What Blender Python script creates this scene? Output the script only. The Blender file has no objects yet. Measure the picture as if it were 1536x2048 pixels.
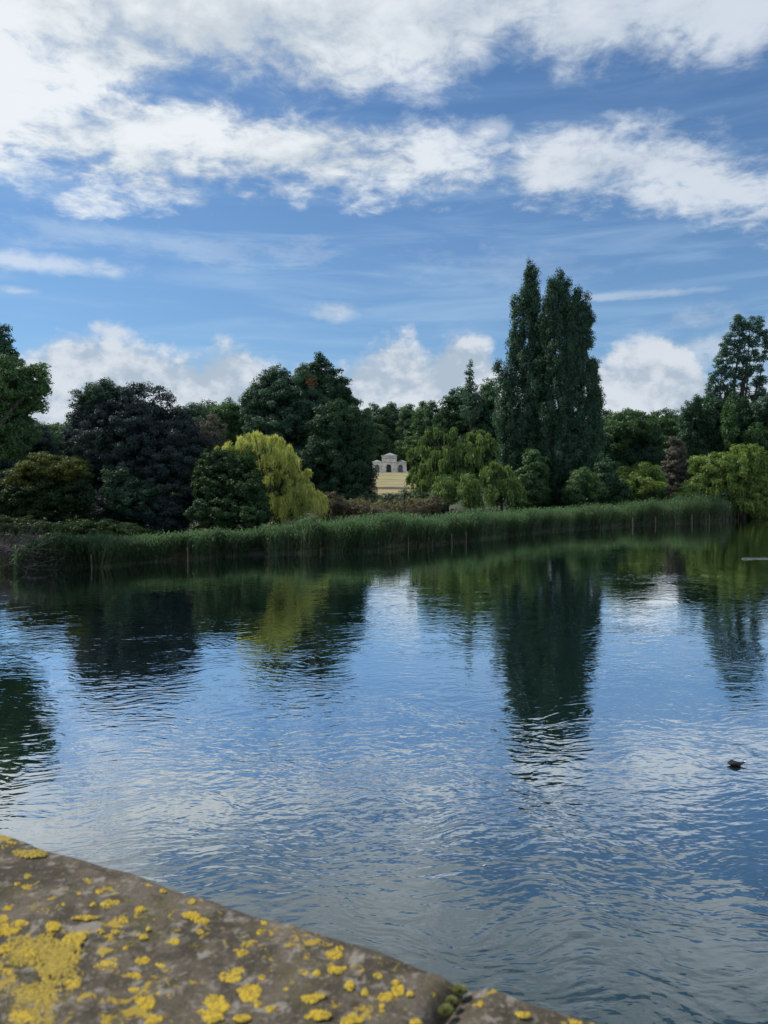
import bpy, bmesh, math
import numpy as np
from mathutils import Vector

R = math.radians
sc = bpy.context.scene
col = sc.collection

# ------------------------------------------------------------------ camera
FPX = 1539.0            # focal length in pixels of the 1536 x 2048 photograph
CAMZ = 5.0
PITCH = math.atan(64 / FPX)
cam_d = bpy.data.cameras.new('camera')
cam = bpy.data.objects.new('camera', cam_d)
col.objects.link(cam)
cam.location = (0, 0, CAMZ)
cam.rotation_euler = (R(90) - PITCH, 0, 0)
cam_d.sensor_fit = 'VERTICAL'
cam_d.sensor_height = 34.6
cam_d.lens = 34.6 * FPX / 2048
cam_d.clip_start = 0.05
cam_d.clip_end = 8000
cam_d.dof.use_dof = True
cam_d.dof.focus_distance = 40
cam_d.dof.aperture_fstop = 9.5
sc.camera = cam


def ray(px, py):
    a = (px - 768) / FPX
    b = -(py - 1024) / FPX
    c, s = math.cos(PITCH), math.sin(PITCH)
    return np.array([a, c + b * s, -s + b * c])


def P(px, py, D):
    d = ray(px, py)
    return np.array([0, 0, CAMZ]) + d * (D / d[1])


def onz(px, py, z=0.0):
    d = ray(px, py)
    return np.array([0, 0, CAMZ]) + d * ((z - CAMZ) / d[2])


# ------------------------------------------------------------------ node helpers
class NT:
    def __init__(self, nt):
        self.nt = nt
        self.n = nt.nodes
        self.l = nt.links

    def node(self, t, **kw):
        n = self.n.new(t)
        for k, v in kw.items():
            setattr(n, k, v)
        return n

    def put(self, sock, v):
        if hasattr(v, 'is_output') or isinstance(v, bpy.types.NodeSocket):
            self.l.new(v, sock)
        elif v is not None:
            sock.default_value = v

    def math(self, op, a, b=None, c=None, clamp=False):
        n = self.node('ShaderNodeMath', operation=op, use_clamp=clamp)
        self.put(n.inputs[0], a)
        if b is not None:
            self.put(n.inputs[1], b)
        if c is not None:
            self.put(n.inputs[2], c)
        return n.outputs[0]

    def vmath(self, op, a, b=None, scale=None):
        n = self.node('ShaderNodeVectorMath', operation=op)
        self.put(n.inputs[0], a)
        if b is not None:
            self.put(n.inputs[1], b)
        if scale is not None:
            self.put(n.inputs['Scale'], scale)
        return n.outputs[0]

    def sep(self, v):
        n = self.node('ShaderNodeSeparateXYZ')
        self.put(n.inputs[0], v)
        return n.outputs

    def comb(self, x, y, z):
        n = self.node('ShaderNodeCombineXYZ')
        for i, v in enumerate((x, y, z)):
            self.put(n.inputs[i], v)
        return n.outputs[0]

    def noise(self, v, scale=5, detail=4, rough=.5, dist=0., dim='3D', lac=2.0):
        n = self.node('ShaderNodeTexNoise', noise_dimensions=dim)
        self.put(n.inputs['Vector'], v)
        n.inputs['Scale'].default_value = scale
        n.inputs['Detail'].default_value = detail
        n.inputs['Roughness'].default_value = rough
        n.inputs['Lacunarity'].default_value = lac
        n.inputs['Distortion'].default_value = dist
        return n.outputs['Fac']

    def smooth(self, v, a, b, lo=0., hi=1.):
        n = self.node('ShaderNodeMapRange', interpolation_type='SMOOTHSTEP')
        self.put(n.inputs['Value'], v)
        self.put(n.inputs['From Min'], a)
        self.put(n.inputs['From Max'], b)
        n.inputs['To Min'].default_value = lo
        n.inputs['To Max'].default_value = hi
        return n.outputs[0]

    def mix(self, f, a, b):
        n = self.node('ShaderNodeMix', data_type='RGBA')
        self.put(n.inputs['Factor'], f)
        for s, v in ((n.inputs[6], a), (n.inputs[7], b)):
            if isinstance(v, (tuple, list)) and len(v) == 3:
                v = (*v, 1)
            self.put(s, v)
        return n.outputs[2]

    def mapping(self, v, scale=(1, 1, 1), rot=(0, 0, 0), loc=(0, 0, 0)):
        n = self.node('ShaderNodeMapping')
        self.put(n.inputs['Vector'], v)
        n.inputs['Scale'].default_value = scale
        n.inputs['Rotation'].default_value = rot
        n.inputs['Location'].default_value = loc
        return n.outputs[0]


# ------------------------------------------------------------------ world: sky and clouds
SUN_EL, SUN_AZ = R(48), R(-66)      # azimuth from +Y towards +X
world = bpy.data.worlds.new('World')
sc.world = world
world.use_nodes = True
W = NT(world.node_tree)
W.n.clear()
sky = W.node('ShaderNodeTexSky', sky_type='NISHITA')
sky.sun_disc = False
sky.sun_elevation = SUN_EL
sky.sun_rotation = SUN_AZ
sky.altitude = 0
sky.air_density = 1.0
sky.dust_density = 0.6
sky.ozone_density = 2.2
SKY_STR = 0.078
tc = W.node('ShaderNodeTexCoord')
dirv = W.vmath('NORMALIZE', tc.outputs['Generated'])
dx, dy, dz = W.sep(dirv)
azim = W.math('ARCTAN2', dx, dy)
elev = W.math('ARCSINE', dz)
A0 = R(31)
tri = W.math('PINGPONG', W.math('ADD', azim, A0), 2 * A0)
tt = W.math('DIVIDE', tri, 2 * A0)
ES = 0.8


def ae(px, py):
    d = ray(px, py)
    d = d / np.linalg.norm(d)
    return math.atan2(d[0], d[1]), math.asin(d[2])


def curve(pts):
    n = W.node('ShaderNodeFloatCurve')
    W.put(n.inputs['Value'], tt)
    m = n.mapping
    m.use_clip = False
    c = m.curves[0]
    L = []
    for px, py in pts:
        a, e = ae(px, py)
        L.append(((a + A0) / (2 * A0), e / ES))
    L.sort()
    c.points[0].location = L[0]
    c.points[1].location = L[-1]
    for q in L[1:-1]:
        c.points.new(*q)
    for p_ in c.points:
        p_.handle_type = 'AUTO'
    m.update()
    return W.math('MULTIPLY', n.outputs[0], ES)


den = W.math('ADD', W.math('MAXIMUM', dz, 0.0), 0.16)
plane = W.comb(W.math('DIVIDE', dx, den), W.math('DIVIDE', dy, den), 0.0)
nbig = W.noise(plane, 1.7, 3, .5, .0)
nmid = W.noise(W.vmath('ADD', plane, (7.3, 2.1, 4.4)), 4.0, 9, .6, .25)
nfine = W.noise(W.vmath('ADD', plane, (1.3, 9.1, .4)), 13.0, 8, .62, .35)
puff = W.noise(W.mapping(dirv, (1, 1, 1.6), loc=(3, 1, 2)), 17.0, 8, .55, .1)

puff2 = W.noise(W.mapping(dirv, (1, 1, 1.2), loc=(1, 4, 2)), 46.0, 8, .6, .3)


def centred(n, amp):
    return W.math('MULTIPLY', W.math('SUBTRACT', n, .5), amp)


wob = W.math('ADD', centred(nmid, .165), centred(nfine, .095))
wob = W.math('ADD', wob, centred(nbig, .03))


def band(low, up, extra, soft=.018, off=0.0):
    lo, hi = curve(low), curve(up)
    s = W.math('MINIMUM', W.math('SUBTRACT', elev, lo), W.math('SUBTRACT', hi, elev))
    s = W.math('ADD', W.math('ADD', s, extra), off)
    return W.smooth(s, -soft * .5, soft), s


b1, s1 = band([(-60, 325), (0, 335), (110, 348), (220, 375), (330, 388), (450, 372), (600, 368), (760, 374), (900, 376), (1000, 372), (1100, 392), (1200, 384), (1290, 380), (1370, 405), (1460, 430), (1560, 452), (1640, 460)],
              [(-60, 120), (0, 110), (200, 140), (350, 185), (480, 215), (600, 240), (760, 252), (900, 288), (1000, 300), (1100, 280), (1200, 286), (1300, 284), (1440, 290), (1540, 325), (1640, 340)], wob, .040, .007)
b2, s2 = band([(-60, 260), (0, 255), (150, 235), (300, 205), (430, 185), (540, 195), (640, 205), (720, 200), (800, 172), (900, 160), (960, 128), (1010, 100), (1060, 125), (1150, 150), (1250, 135), (1400, 132), (1480, 128), (1540, 60), (1640, -20)],
              [(-60, -330), (0, -330), (400, -330), (800, -330), (1200, -300), (1640, -260)], wob, .045, .004)
wobc = W.math('ADD', centred(puff, .075), centred(puff2, .040))
b3, s3 = band([(-60, 1400), (768, 1400), (1640, 1400)],
              [(-60, 735), (0, 740), (70, 712), (120, 690), (210, 682), (270, 694), (330, 712), (400, 716), (450, 700), (500, 712), (540, 742), (620, 748), (690, 738), (750, 706), (820, 686), (858, 716), (905, 680), (965, 692), (1000, 742), (1060, 770), (1180, 745), (1240, 705), (1300, 688), (1360, 700), (1410, 750), (1480, 770), (1560, 765), (1640, 740)], wobc, .020, .010)


def blob(px, py, rx, ry, extra, soft=.8, amp=1.0):
    a, e = ae(px, py)
    u = W.math('DIVIDE', W.math('SUBTRACT', azim, a), rx / FPX)
    v = W.math('DIVIDE', W.math('SUBTRACT', elev, e), ry / FPX)
    r = W.math('SQRT', W.math('ADD', W.math('MULTIPLY', u, u), W.math('MULTIPLY', v, v)))
    r = W.math('ADD', r, W.math('MULTIPLY', extra, -22.0))
    return W.math('MULTIPLY', W.smooth(r, 1.1, 1.1 - soft), amp)


sm = [blob(1470, 700, 160, 60, wobc, 1.0, .55), blob(450, 500, 420, 26, wob, 1.0, .16), blob(1050, 545, 300, 30, wob, 1.0, .14), blob(664, 622, 46, 24, wobc, .9, .55), blob(90, 528, 170, 22, wobc, .9, .55),
      blob(30, 580, 50, 9, wobc, .9, .45), blob(1250, 592, 170, 9, wobc, .9, .42),
      blob(985, 262, 60, 22, wobc, .9, .5), blob(1400, 640, 90, 30, wobc, .9, .35)]
cov = W.math('MAXIMUM', b1, b2)
# general broken cloud overhead, above what the frame shows
over = W.math('MULTIPLY', W.smooth(W.math('ADD', nbig, centred(nmid, .6)), .38, .56), W.smooth(elev, .62, .75))
cov = W.math('MAXIMUM', cov, over)
for s_ in sm:
    cov = W.math('MAXIMUM', cov, s_)
# thin veils
rotp = W.mapping(dirv, (3.0, 3.0, 26.0), rot=(0, R(14), 0))
veil = W.noise(rotp, 1.6, 6, .55, .5)
veil = W.math('MULTIPLY', W.smooth(veil, .40, .74), W.smooth(elev, .52, .30, .05, .30))
veil = W.math('ADD', veil, W.smooth(elev, .55, .10, .03, .16))
# holes and thin spots inside the banks
thin = W.smooth(W.math('ADD', nmid, centred(nfine, .6)), .27, .52, .50, 1.0)
cov = W.math('MULTIPLY', cov, thin)
cov = W.math('MAXIMUM', cov, W.math('MULTIPLY', b3, .93))
cov = W.math('MULTIPLY', cov, .97)
shade_n = W.smooth(W.math('ADD', W.math('ADD', nbig, centred(nmid, 1.0)), centred(nfine, .45)), .36, .64)
puffs = W.smooth(W.math('ADD', puff, centred(puff2, .45)), .36, .60)
right = W.smooth(azim, -.25, .45)
c_hi = W.mix(right, (.75, .79, .82), (.57, .63, .71))
c_lo = W.mix(right, (.52, .58, .63), (.45, .52, .61))
ccol = W.mix(shade_n, c_lo, c_hi)
ccol_h = W.mix(puffs, (.39, .46, .54), (.63, .665, .71))
ccol = W.mix(W.smooth(elev, .16, .24), ccol_h, ccol)
skc = W.node('ShaderNodeVectorMath', operation='MULTIPLY')
W.l.new(sky.outputs[0], skc.inputs[0])
skc.inputs[1].default_value = (SKY_STR * 0.62, SKY_STR * 0.93, SKY_STR * 1.19)
base = W.mix(veil, skc.outputs[0], (.40, .56, .74))
fin = W.mix(cov, base, ccol)
# scale so that the Background strength stays the sky's own strength
fin2 = W.vmath('SCALE', fin, None, 1 / SKY_STR)
bg = W.node('ShaderNodeBackground')
W.l.new(fin2, bg.inputs[0])
bg.inputs[1].default_value = SKY_STR
wo = W.node('ShaderNodeOutputWorld')
W.l.new(bg.outputs[0], wo.inputs[0])

# ------------------------------------------------------------------ sun (behind thin cloud) and exposure
sd = bpy.data.lights.new('sun', 'SUN')
sd.energy = 4.0
sd.angle = R(10)
sd.color = (1.0, .95, .86)
sun = bpy.data.objects.new('sun', sd)
col.objects.link(sun)
sdir = Vector((math.sin(SUN_AZ) * math.cos(SUN_EL), math.cos(SUN_AZ) * math.cos(SUN_EL), math.sin(SUN_EL)))
sun.rotation_euler = sdir.to_track_quat('Z', 'Y').to_euler()
vs = sc.view_settings
vs.view_transform = 'Standard'
vs.look = 'None'
vs.exposure = 0.2
vs.gamma = 1.0
vs.use_curve_mapping = False
sc.cycles.max_bounces = 6
sc.cycles.transparent_max_bounces = 4


# ------------------------------------------------------------------ object helpers
def props(o, label=None, cat=None, group=None, kind=None):
    if label: o['label'] = label
    if cat: o['category'] = cat
    if group: o['group'] = group
    if kind: o['kind'] = kind
    return o


def empty(name, loc, label, cat, group=None):
    o = bpy.data.objects.new(name, None)
    o.empty_display_size = .3
    o.location = tuple(float(v) for v in loc)
    col.objects.link(o)
    return props(o, label, cat, group)


def mesh_obj(name, V, F, mats, parent=None, midx=None, tint=None, smooth=False, origin=None):
    """V: (n,3) world coordinates; F: (m,k) faces of one size or a list of mixed ones."""
    V = np.asarray(V, dtype=np.float64)
    if origin is None:
        origin = np.array(parent.location) if parent is not None and parent.parent is None else np.zeros(3)
        if parent is not None and parent.parent is not None:
            origin = np.array(parent.parent.location)
    me = bpy.data.meshes.new(name)
    Vl = V - origin
    if isinstance(F, np.ndarray):
        m, k = F.shape
        me.vertices.add(len(Vl))
        me.vertices.foreach_set('co', Vl.astype(np.float32).ravel())
        me.loops.add(m * k)
        me.loops.foreach_set('vertex_index', F.astype(np.int32).ravel())
        me.polygons.add(m)
        me.polygons.foreach_set('loop_start', np.arange(0, m * k, k, dtype=np.int32))
        me.update(calc_edges=True)
    else:
        me.from_pydata([tuple(v) for v in Vl], [], [tuple(f) for f in F])
        me.update()
    if not isinstance(mats, (list, tuple)):
        mats = [mats]
    for m_ in mats:
        me.materials.append(m_)
    if midx is not None:
        me.polygons.foreach_set('material_index', np.asarray(midx, dtype=np.int32))
    if tint is not None:
        at = me.attributes.new('tint', 'FLOAT', 'FACE')
        at.data.foreach_set('value', np.asarray(tint, dtype=np.float32))
    if smooth:
        me.polygons.foreach_set('use_smooth', np.ones(len(me.polygons), dtype=bool))
    o = bpy.data.objects.new(name, me)
    col.objects.link(o)
    if parent is not None:
        o.parent = parent
    else:
        o.location = tuple(origin)
    return o


class MB:
    def __init__(self):
        self.V = []
        self.F = []

    def add(self, vs, fs):
        b = len(self.V)
        self.V += [tuple(v) for v in vs]
        self.F += [tuple(i + b for i in f) for f in fs]

    def box(self, x0, x1, y0, y1, z0, z1):
        self.add([(x0, y0, z0), (x1, y0, z0), (x1, y1, z0), (x0, y1, z0), (x0, y0, z1), (x1, y0, z1), (x1, y1, z1), (x0, y1, z1)],
                 [(0, 3, 2, 1), (4, 5, 6, 7), (0, 1, 5, 4), (1, 2, 6, 5), (2, 3, 7, 6), (3, 0, 4, 7)])

    def tube(self, pts, rad, n=7, cap=True):
        pts = [Vector(p) for p in pts]
        vs, fs = [], []
        for i, p in enumerate(pts):
            a = pts[max(i - 1, 0)]
            b = pts[min(i + 1, len(pts) - 1)]
            t = (b - a)
            t = t.normalized() if t.length > 1e-9 else Vector((0, 0, 1))
            ref = Vector((1, 0, 0)) if abs(t.x) < .8 else Vector((0, 1, 0))
            u = t.cross(ref).normalized()
            w = t.cross(u)
            for k in range(n):
                q = 2 * math.pi * k / n
                vs.append(p + (u * math.cos(q) + w * math.sin(q)) * rad[i])
        for i in range(len(pts) - 1):
            for k in range(n):
                fs.append((i * n + k, i * n + (k + 1) % n, (i + 1) * n + (k + 1) % n, (i + 1) * n + k))
        if cap:
            fs.append(tuple(range(n - 1, -1, -1)))
            fs.append(tuple(range((len(pts) - 1) * n, len(pts) * n)))
        self.add(vs, fs)

    def build(self, name, mat, parent=None, smooth=False, origin=None):
        return mesh_obj(name, self.V, self.F, mat, parent, smooth=smooth, origin=origin)


# ------------------------------------------------------------------ materials
def new_mat(name):
    m = bpy.data.materials.new(name)
    m.use_nodes = True
    N = NT(m.node_tree)
    N.n.clear()
    out = N.node('ShaderNodeOutputMaterial')
    return m, N, out


def leaf_mat(name, c0, c1, trans=.3, gloss=.045, rough=.45):
    m, N, out = new_mat(name)
    at = N.node('ShaderNodeAttribute', attribute_name='tint')
    c = N.mix(at.outputs['Fac'], c0, c1)
    d = N.node('ShaderNodeBsdfDiffuse')
    N.l.new(c, d.inputs[0])
    t = N.node('ShaderNodeBsdfTranslucent')
    N.l.new(N.mix(.35, c, (c1[0] * 1.3, c1[1] * 1.3, c1[2] * .6)), t.inputs[0])
    ms = N.node('ShaderNodeMixShader')
    ms.inputs[0].default_value = trans
    N.l.new(d.outputs[0], ms.inputs[1])
    N.l.new(t.outputs[0], ms.inputs[2])
    g = N.node('ShaderNodeBsdfGlossy')
    g.inputs['Roughness'].default_value = rough
    g.inputs['Color'].default_value = (.4, .4, .4, 1)
    m2 = N.node('ShaderNodeMixShader')
    m2.inputs[0].default_value = gloss
    N.l.new(ms.outputs[0], m2.inputs[1])
    N.l.new(g.outputs[0], m2.inputs[2])
    N.l.new(m2.outputs[0], out.inputs[0])
    return m


def noise_mat(name, c0, c1, scale=4, rough=.85, bump=.3, dist=.01, detail=6, stretch=(1, 1, 1), lo=.35, hi=.65, spec=.3):
    m, N, out = new_mat(name)
    g = N.node('ShaderNodeTexCoord')
    v = N.mapping(g.outputs['Object'], stretch)
    n = N.noise(v, scale, detail, .6, .2)
    c = N.mix(N.smooth(n, lo, hi), c0, c1)
    b = N.node('ShaderNodeBsdfPrincipled')
    N.l.new(c, b.inputs['Base Color'])
    b.inputs['Roughness'].default_value = rough
    b.inputs['Specular IOR Level'].default_value = spec
    if bump:
        bp = N.node('ShaderNodeBump')
        bp.inputs['Strength'].default_value = bump
        bp.inputs['Distance'].default_value = dist
        N.l.new(n, bp.inputs['Height'])
        N.l.new(bp.outputs[0], b.inputs['Normal'])
    N.l.new(b.outputs[0], out.inputs[0])
    return m


M = {}
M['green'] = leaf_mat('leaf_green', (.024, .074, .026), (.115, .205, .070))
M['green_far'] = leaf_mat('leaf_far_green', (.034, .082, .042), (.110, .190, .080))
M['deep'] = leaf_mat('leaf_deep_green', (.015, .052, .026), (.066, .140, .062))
M['bluegreen'] = leaf_mat('leaf_blue_green', (.018, .056, .034), (.092, .178, .098))
M['greydark'] = leaf_mat('leaf_grey_purple', (.008, .026, .026), (.066, .094, .088), .2)
M['olive'] = leaf_mat('leaf_olive', (.050, .070, .014), (.150, .165, .030))
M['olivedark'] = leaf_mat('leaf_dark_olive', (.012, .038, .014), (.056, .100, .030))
M['willow_yellow'] = leaf_mat('leaf_willow_yellow', (.19, .26, .06), (.74, .72, .22), .4)
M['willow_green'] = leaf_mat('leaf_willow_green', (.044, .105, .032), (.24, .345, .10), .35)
M['lime'] = leaf_mat('leaf_lime', (.060, .130, .030), (.280, .370, .085), .35)
M['bramble'] = leaf_mat('leaf_bramble', (.034, .075, .045), (.190, .260, .170), .2)
M['russet'] = leaf_mat('leaf_russet', (.055, .055, .034), (.20, .160, .105), .2)
M['rough'] = leaf_mat('rough_meadow', (.08, .09, .035), (.30, .27, .13), .3)
M['poplar_light'] = leaf_mat('leaf_poplar_light', (.026, .074, .054), (.125, .225, .155), .35)
M['bush_green'] = leaf_mat('leaf_bush_green', (.010, .040, .012), (.046, .098, .028))
M['brown'] = leaf_mat('leaf_brown', (.065, .072, .055), (.20, .175, .135), .2)
M['rust'] = leaf_mat('leaf_rust', (.130, .050, .025), (.200, .085, .040), .2)
M['reed'] = leaf_mat('reed_leaf', (.014, .058, .024), (.120, .225, .100), .3, .04, .5)
M['reed_dry'] = leaf_mat('reed_stalk_dry', (.035, .045, .026), (.30, .25, .15), .15)
M['grass'] = leaf_mat('bank_grass', (.040, .060, .018), (.120, .125, .045), .3)
M['purple'] = leaf_mat('loosestrife_flower', (.10, .035, .10), (.20, .07, .19), .2)
M['bark'] = noise_mat('bark', (.030, .024, .018), (.075, .062, .048), 6, .9, .5, .03, stretch=(1, 1, .2))
M['twig'] = noise_mat('grey_twig', (.045, .04, .042), (.15, .135, .135), 8, .9, 0)

# water
mw, N, out = new_mat('water')
geo = N.node('ShaderNodeNewGeometry')
pos = geo.outputs['Position']
px_, py_, pz_ = N.sep(pos)
# large calm and ruffled areas
area = N.noise(N.mapping(pos, (.07, .11, 1)), 1.0, 3, .5, .3)
calm = N.smooth(area, .36, .60, .45, 1.15)
near = N.smooth(py_, 34.0, 13.0, .0, 1.0)
warp = N.noise(pos, .35, 2, .5)
pw = N.vmath('ADD', pos, N.comb(N.math('MULTIPLY', warp, 1.6), N.math('MULTIPLY', warp, 2.2), 0.0))
h1 = N.noise(N.mapping(pw, (1.6, 3.1, 1), rot=(0, 0, R(14))), 1.0, 1.6, .45, .35)
h2 = N.noise(N.mapping(pw, (3.4, 6.6, 1), rot=(0, 0, R(-16))), 1.0, 1.5, .45, .25)
h3 = N.noise(N.mapping(pos, (.55, 1.5, 1), rot=(0, 0, R(8))), 1.0, 1.5, .5, .1)
h4 = N.noise(N.mapping(pos, (7, 12, 1), rot=(0, 0, R(5))), 1.0, 1, .5, .1)
hsum = N.math('ADD', N.math('MULTIPLY', h1, .0088), N.math('MULTIPLY', h2, .0064))
hsum = N.math('ADD', hsum, N.math('MULTIPLY', h3, .0036))
hsum = N.math('ADD', hsum, N.math('MULTIPLY', N.math('MULTIPLY', h4, .0014), N.smooth(py_, 30, 12, .25, 1)))
shelter = N.smooth(py_, 9.0, 50.0, 1.15, .50)
hsum = N.math('MULTIPLY', N.math('MULTIPLY', hsum, calm), shelter)
bp = N.node('ShaderNodeBump')
bp.inputs['Strength'].default_value = 1.0
bp.inputs['Distance'].default_value = 1.0
N.l.new(hsum, bp.inputs['Height'])
lw = N.node('ShaderNodeLayerWeight')
lw.inputs['Blend'].default_value = .5
N.l.new(bp.outputs[0], lw.inputs['Normal'])
fc = N.node('ShaderNodeFloatCurve')
N.l.new(lw.outputs['Facing'], fc.inputs['Value'])
cv = fc.mapping.curves[0]
cv.points[0].location = (0, .03)
cv.points[1].location = (1, 1)
for q in ((.30, .07), (.42, .155), (.50, .27), (.60, .53), (.68, .73), (.78, .88), (.88, .96)):
    cv.points.new(*q)
fc.mapping.update()
body = N.node('ShaderNodeBsdfDiffuse')
body.inputs[0].default_value = (.007, .022, .025, 1)
gl = N.node('ShaderNodeBsdfGlossy')
gl.inputs['Roughness'].default_value = .0
gl.inputs['Color'].default_value = (.97, 1.0, 1.0, 1)
N.l.new(bp.outputs[0], gl.inputs['Normal'])
mx = N.node('ShaderNodeMixShader')
N.l.new(fc.outputs[0], mx.inputs[0])
N.l.new(body.outputs[0], mx.inputs[1])
N.l.new(gl.outputs[0], mx.inputs[2])
N.l.new(mx.outputs[0], out.inputs[0])
M['water'] = mw

# earth bank and dry lawn
mg, N, out = new_mat('parkland_ground')
geo = N.node('ShaderNodeNewGeometry')
gp = geo.outputs['Position']
gx, gy, gz = N.sep(gp)
n1 = N.noise(N.mapping(gp, (.05, .16, .1)), 1, 8, .65, .4)
n2 = N.noise(gp, 1.2, 5, .6)
n3 = N.noise(N.mapping(gp, (.02, .22, .1), loc=(5, 2, 0)), 1, 3, .6, .2)
dry = N.mix(N.smooth(n1, .36, .62), (.125, .135, .055), (.37, .29, .15))
dry = N.mix(N.smooth(gy, 235, 170, 0, .6), dry, (.33, .23, .115))
dry = N.mix(N.smooth(n3, .50, .60), dry, (.19, .19, .065))
dry = N.mix(N.math('MULTIPLY', n2, .35), dry, (.12, .10, .045))
earth = N.mix(n2, (.020, .024, .012), (.050, .045, .026))
f = N.smooth(gy, 105, 125)
corr = N.smooth(N.math('SUBTRACT', N.math('ABSOLUTE', N.math('SUBTRACT', gx, N.math('MULTIPLY', gy, .012))), N.math('MULTIPLY', gy, .055)), 4, -1)
f = N.math('MULTIPLY', f, corr)
dark_grass = N.mix(n2, (.014, .026, .010), (.030, .044, .018))  # darker grass outside the dry lawn strip
earth = N.mix(N.smooth(gy, 60, 120), earth, dark_grass)
gc = N.mix(f, earth, dry)
pb = N.node('ShaderNodeBsdfPrincipled')
N.l.new(gc, pb.inputs['Base Color'])
pb.inputs['Roughness'].default_value = .95
bp = N.node('ShaderNodeBump')
bp.inputs['Strength'].default_value = .6
bp.inputs['Distance'].default_value = .08
N.l.new(n2, bp.inputs['Height'])
N.l.new(bp.outputs[0], pb.inputs['Normal'])
N.l.new(pb.outputs[0], out.inputs[0])
M['ground'] = mg

# weathered coping stone
ms_, N, out = new_mat('weathered_stone')
geo = N.node('ShaderNodeNewGeometry')
gp = geo.outputs['Position']
a = N.noise(gp, 9, 6, .6, .3)
b = N.noise(gp, 60, 6, .65, .2)
c = N.noise(gp, 240, 3, .6)
sc_ = N.mix(N.smooth(a, .35, .65), (.042, .036, .025), (.112, .093, .070))
d_ = N.noise(N.vmath('ADD', gp, (4, 4, 7)), 26, 6, .65, .5)
sc_ = N.mix(N.smooth(d_, .50, .62, 0, .7), sc_, (.125, .104, .082))
sc_ = N.mix(N.smooth(d_, .48, .36, 0, .7), sc_, (.036, .032, .022))
sc_ = N.mix(N.smooth(b, .52, .68), sc_, (.200, .180, .155))
sc_ = N.mix(N.smooth(b, .44, .30), sc_, (.045, .040, .028))
sc_ = N.mix(N.smooth(c, .58, .72, 0, .6), sc_, (.21, .19, .165))
# greenish algae film
al = N.noise(N.vmath('ADD', gp, (3, 1, 2)), 14, 5, .6, .4)
sc_ = N.mix(N.smooth(al, .52, .68, 0, .55), sc_, (.072, .066, .026))
# pale grey lichen blotches and small yellow specks
pl = N.noise(N.vmath('ADD', gp, (9, 4, 2)), 30, 6, .6, .6)
sc_ = N.mix(N.smooth(pl, .58, .65, 0, .7), sc_, (.24, .22, .19))
ye = N.math('ADD', N.noise(N.vmath('ADD', gp, (2, 8, 5)), 75, 4, .6, .8), 0.0)
zone = N.noise(N.vmath('ADD', gp, (6, 6, 1)), 8, 3, .5)
ym = N.smooth(N.math('ADD', ye, N.math('MULTIPLY', N.math('SUBTRACT', zone, .5), .55)), .585, .655, 0, .8)
sc_ = N.mix(ym, sc_, (.33, .235, .030))
pb = N.node('ShaderNodeBsdfPrincipled')
N.l.new(sc_, pb.inputs['Base Color'])
pb.inputs['Roughness'].default_value = .92
pb.inputs['Specular IOR Level'].default_value = .2
hh = N.math('ADD', N.math('MULTIPLY', b, .0022), N.math('MULTIPLY', c, .0010))
hh = N.math('ADD', hh, N.math('MULTIPLY', ym, .0006))
bp = N.node('ShaderNodeBump')
bp.inputs['Distance'].default_value = 1.0
N.l.new(hh, bp.inputs['Height'])
N.l.new(bp.outputs[0], pb.inputs['Normal'])
N.l.new(pb.outputs[0], out.inputs[0])
M['stone'] = ms_

# yellow lichen crust
ml, N, out = new_mat('yellow_lichen')
geo = N.node('ShaderNodeNewGeometry')
at = N.node('ShaderNodeAttribute', attribute_name='tint')
a = N.noise(geo.outputs['Position'], 260, 4, .65)
lc = N.mix(at.outputs['Fac'], (.27, .215, .055), (.56, .39, .030))
lc = N.mix(N.smooth(a, .56, .38, 0, .75), lc, (.20, .155, .035))
pb = N.node('ShaderNodeBsdfPrincipled')
N.l.new(lc, pb.inputs['Base Color'])
pb.inputs['Roughness'].default_value = .95
bp = N.node('ShaderNodeBump')
bp.inputs['Distance'].default_value = .0015
N.l.new(a, bp.inputs['Height'])
N.l.new(bp.outputs[0], pb.inputs['Normal'])
N.l.new(pb.outputs[0], out.inputs[0])
M['lichen'] = ml
M['moss'] = leaf_mat('moss', (.11, .13, .03), (.42, .43, .20), .2, .02)
M['limestone'] = noise_mat('pavilion_stone', (.64, .56, .50), (.88, .84, .78), .8, .9, .3, .02, 7, (1, 1, 1.6), .36, .60)
M['cornice'] = noise_mat('pavilion_cornice', (.50, .47, .43), (.68, .64, .58), 2, .85, .2, .01)
M['lead'] = noise_mat('lead_roof', (.17, .21, .26), (.28, .33, .39), 1.5, .6, .2, .01)
M['infill_wall'] = noise_mat('rendered_inner_wall', (.16, .18, .19), (.25, .27, .28), 2, .9, 0)  # grey rendered infill behind the wing arches
M['shadow_line'] = noise_mat('shadow_line_moulding', (.20, .18, .17), (.40, .37, .34), 1.5, .9, 0)  # darker tone paints shadow lines onto the string course and pediment moulding
M['ironwork'] = noise_mat('dark_door', (.035, .036, .045), (.060, .060, .072), 3, .7, 0)
M['post'] = noise_mat('post_wood', (.06, .05, .036), (.17, .135, .09), 5, .9, .4, .01, 5, (3, 3, .6))
M['coot'] = noise_mat('coot_plumage', (.010, .010, .012), (.024, .023, .025), 40, .6, .5, .003, 4, (.6, 1, 1))
M['white'] = noise_mat('white_shield', (.72, .70, .68), (.82, .80, .78), 30, .4, 0)
M['eye'] = noise_mat('coot_eye', (.15, .01, .01), (.2, .015, .01), 3, .1, 0)
M['pale'] = noise_mat('pale_pole', (.38, .44, .42), (.55, .60, .57), 6, .5, 0)
M['paving'] = noise_mat('bridge_paving', (.16, .15, .13), (.26, .24, .21), 3, .9, .3, .01)

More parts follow.
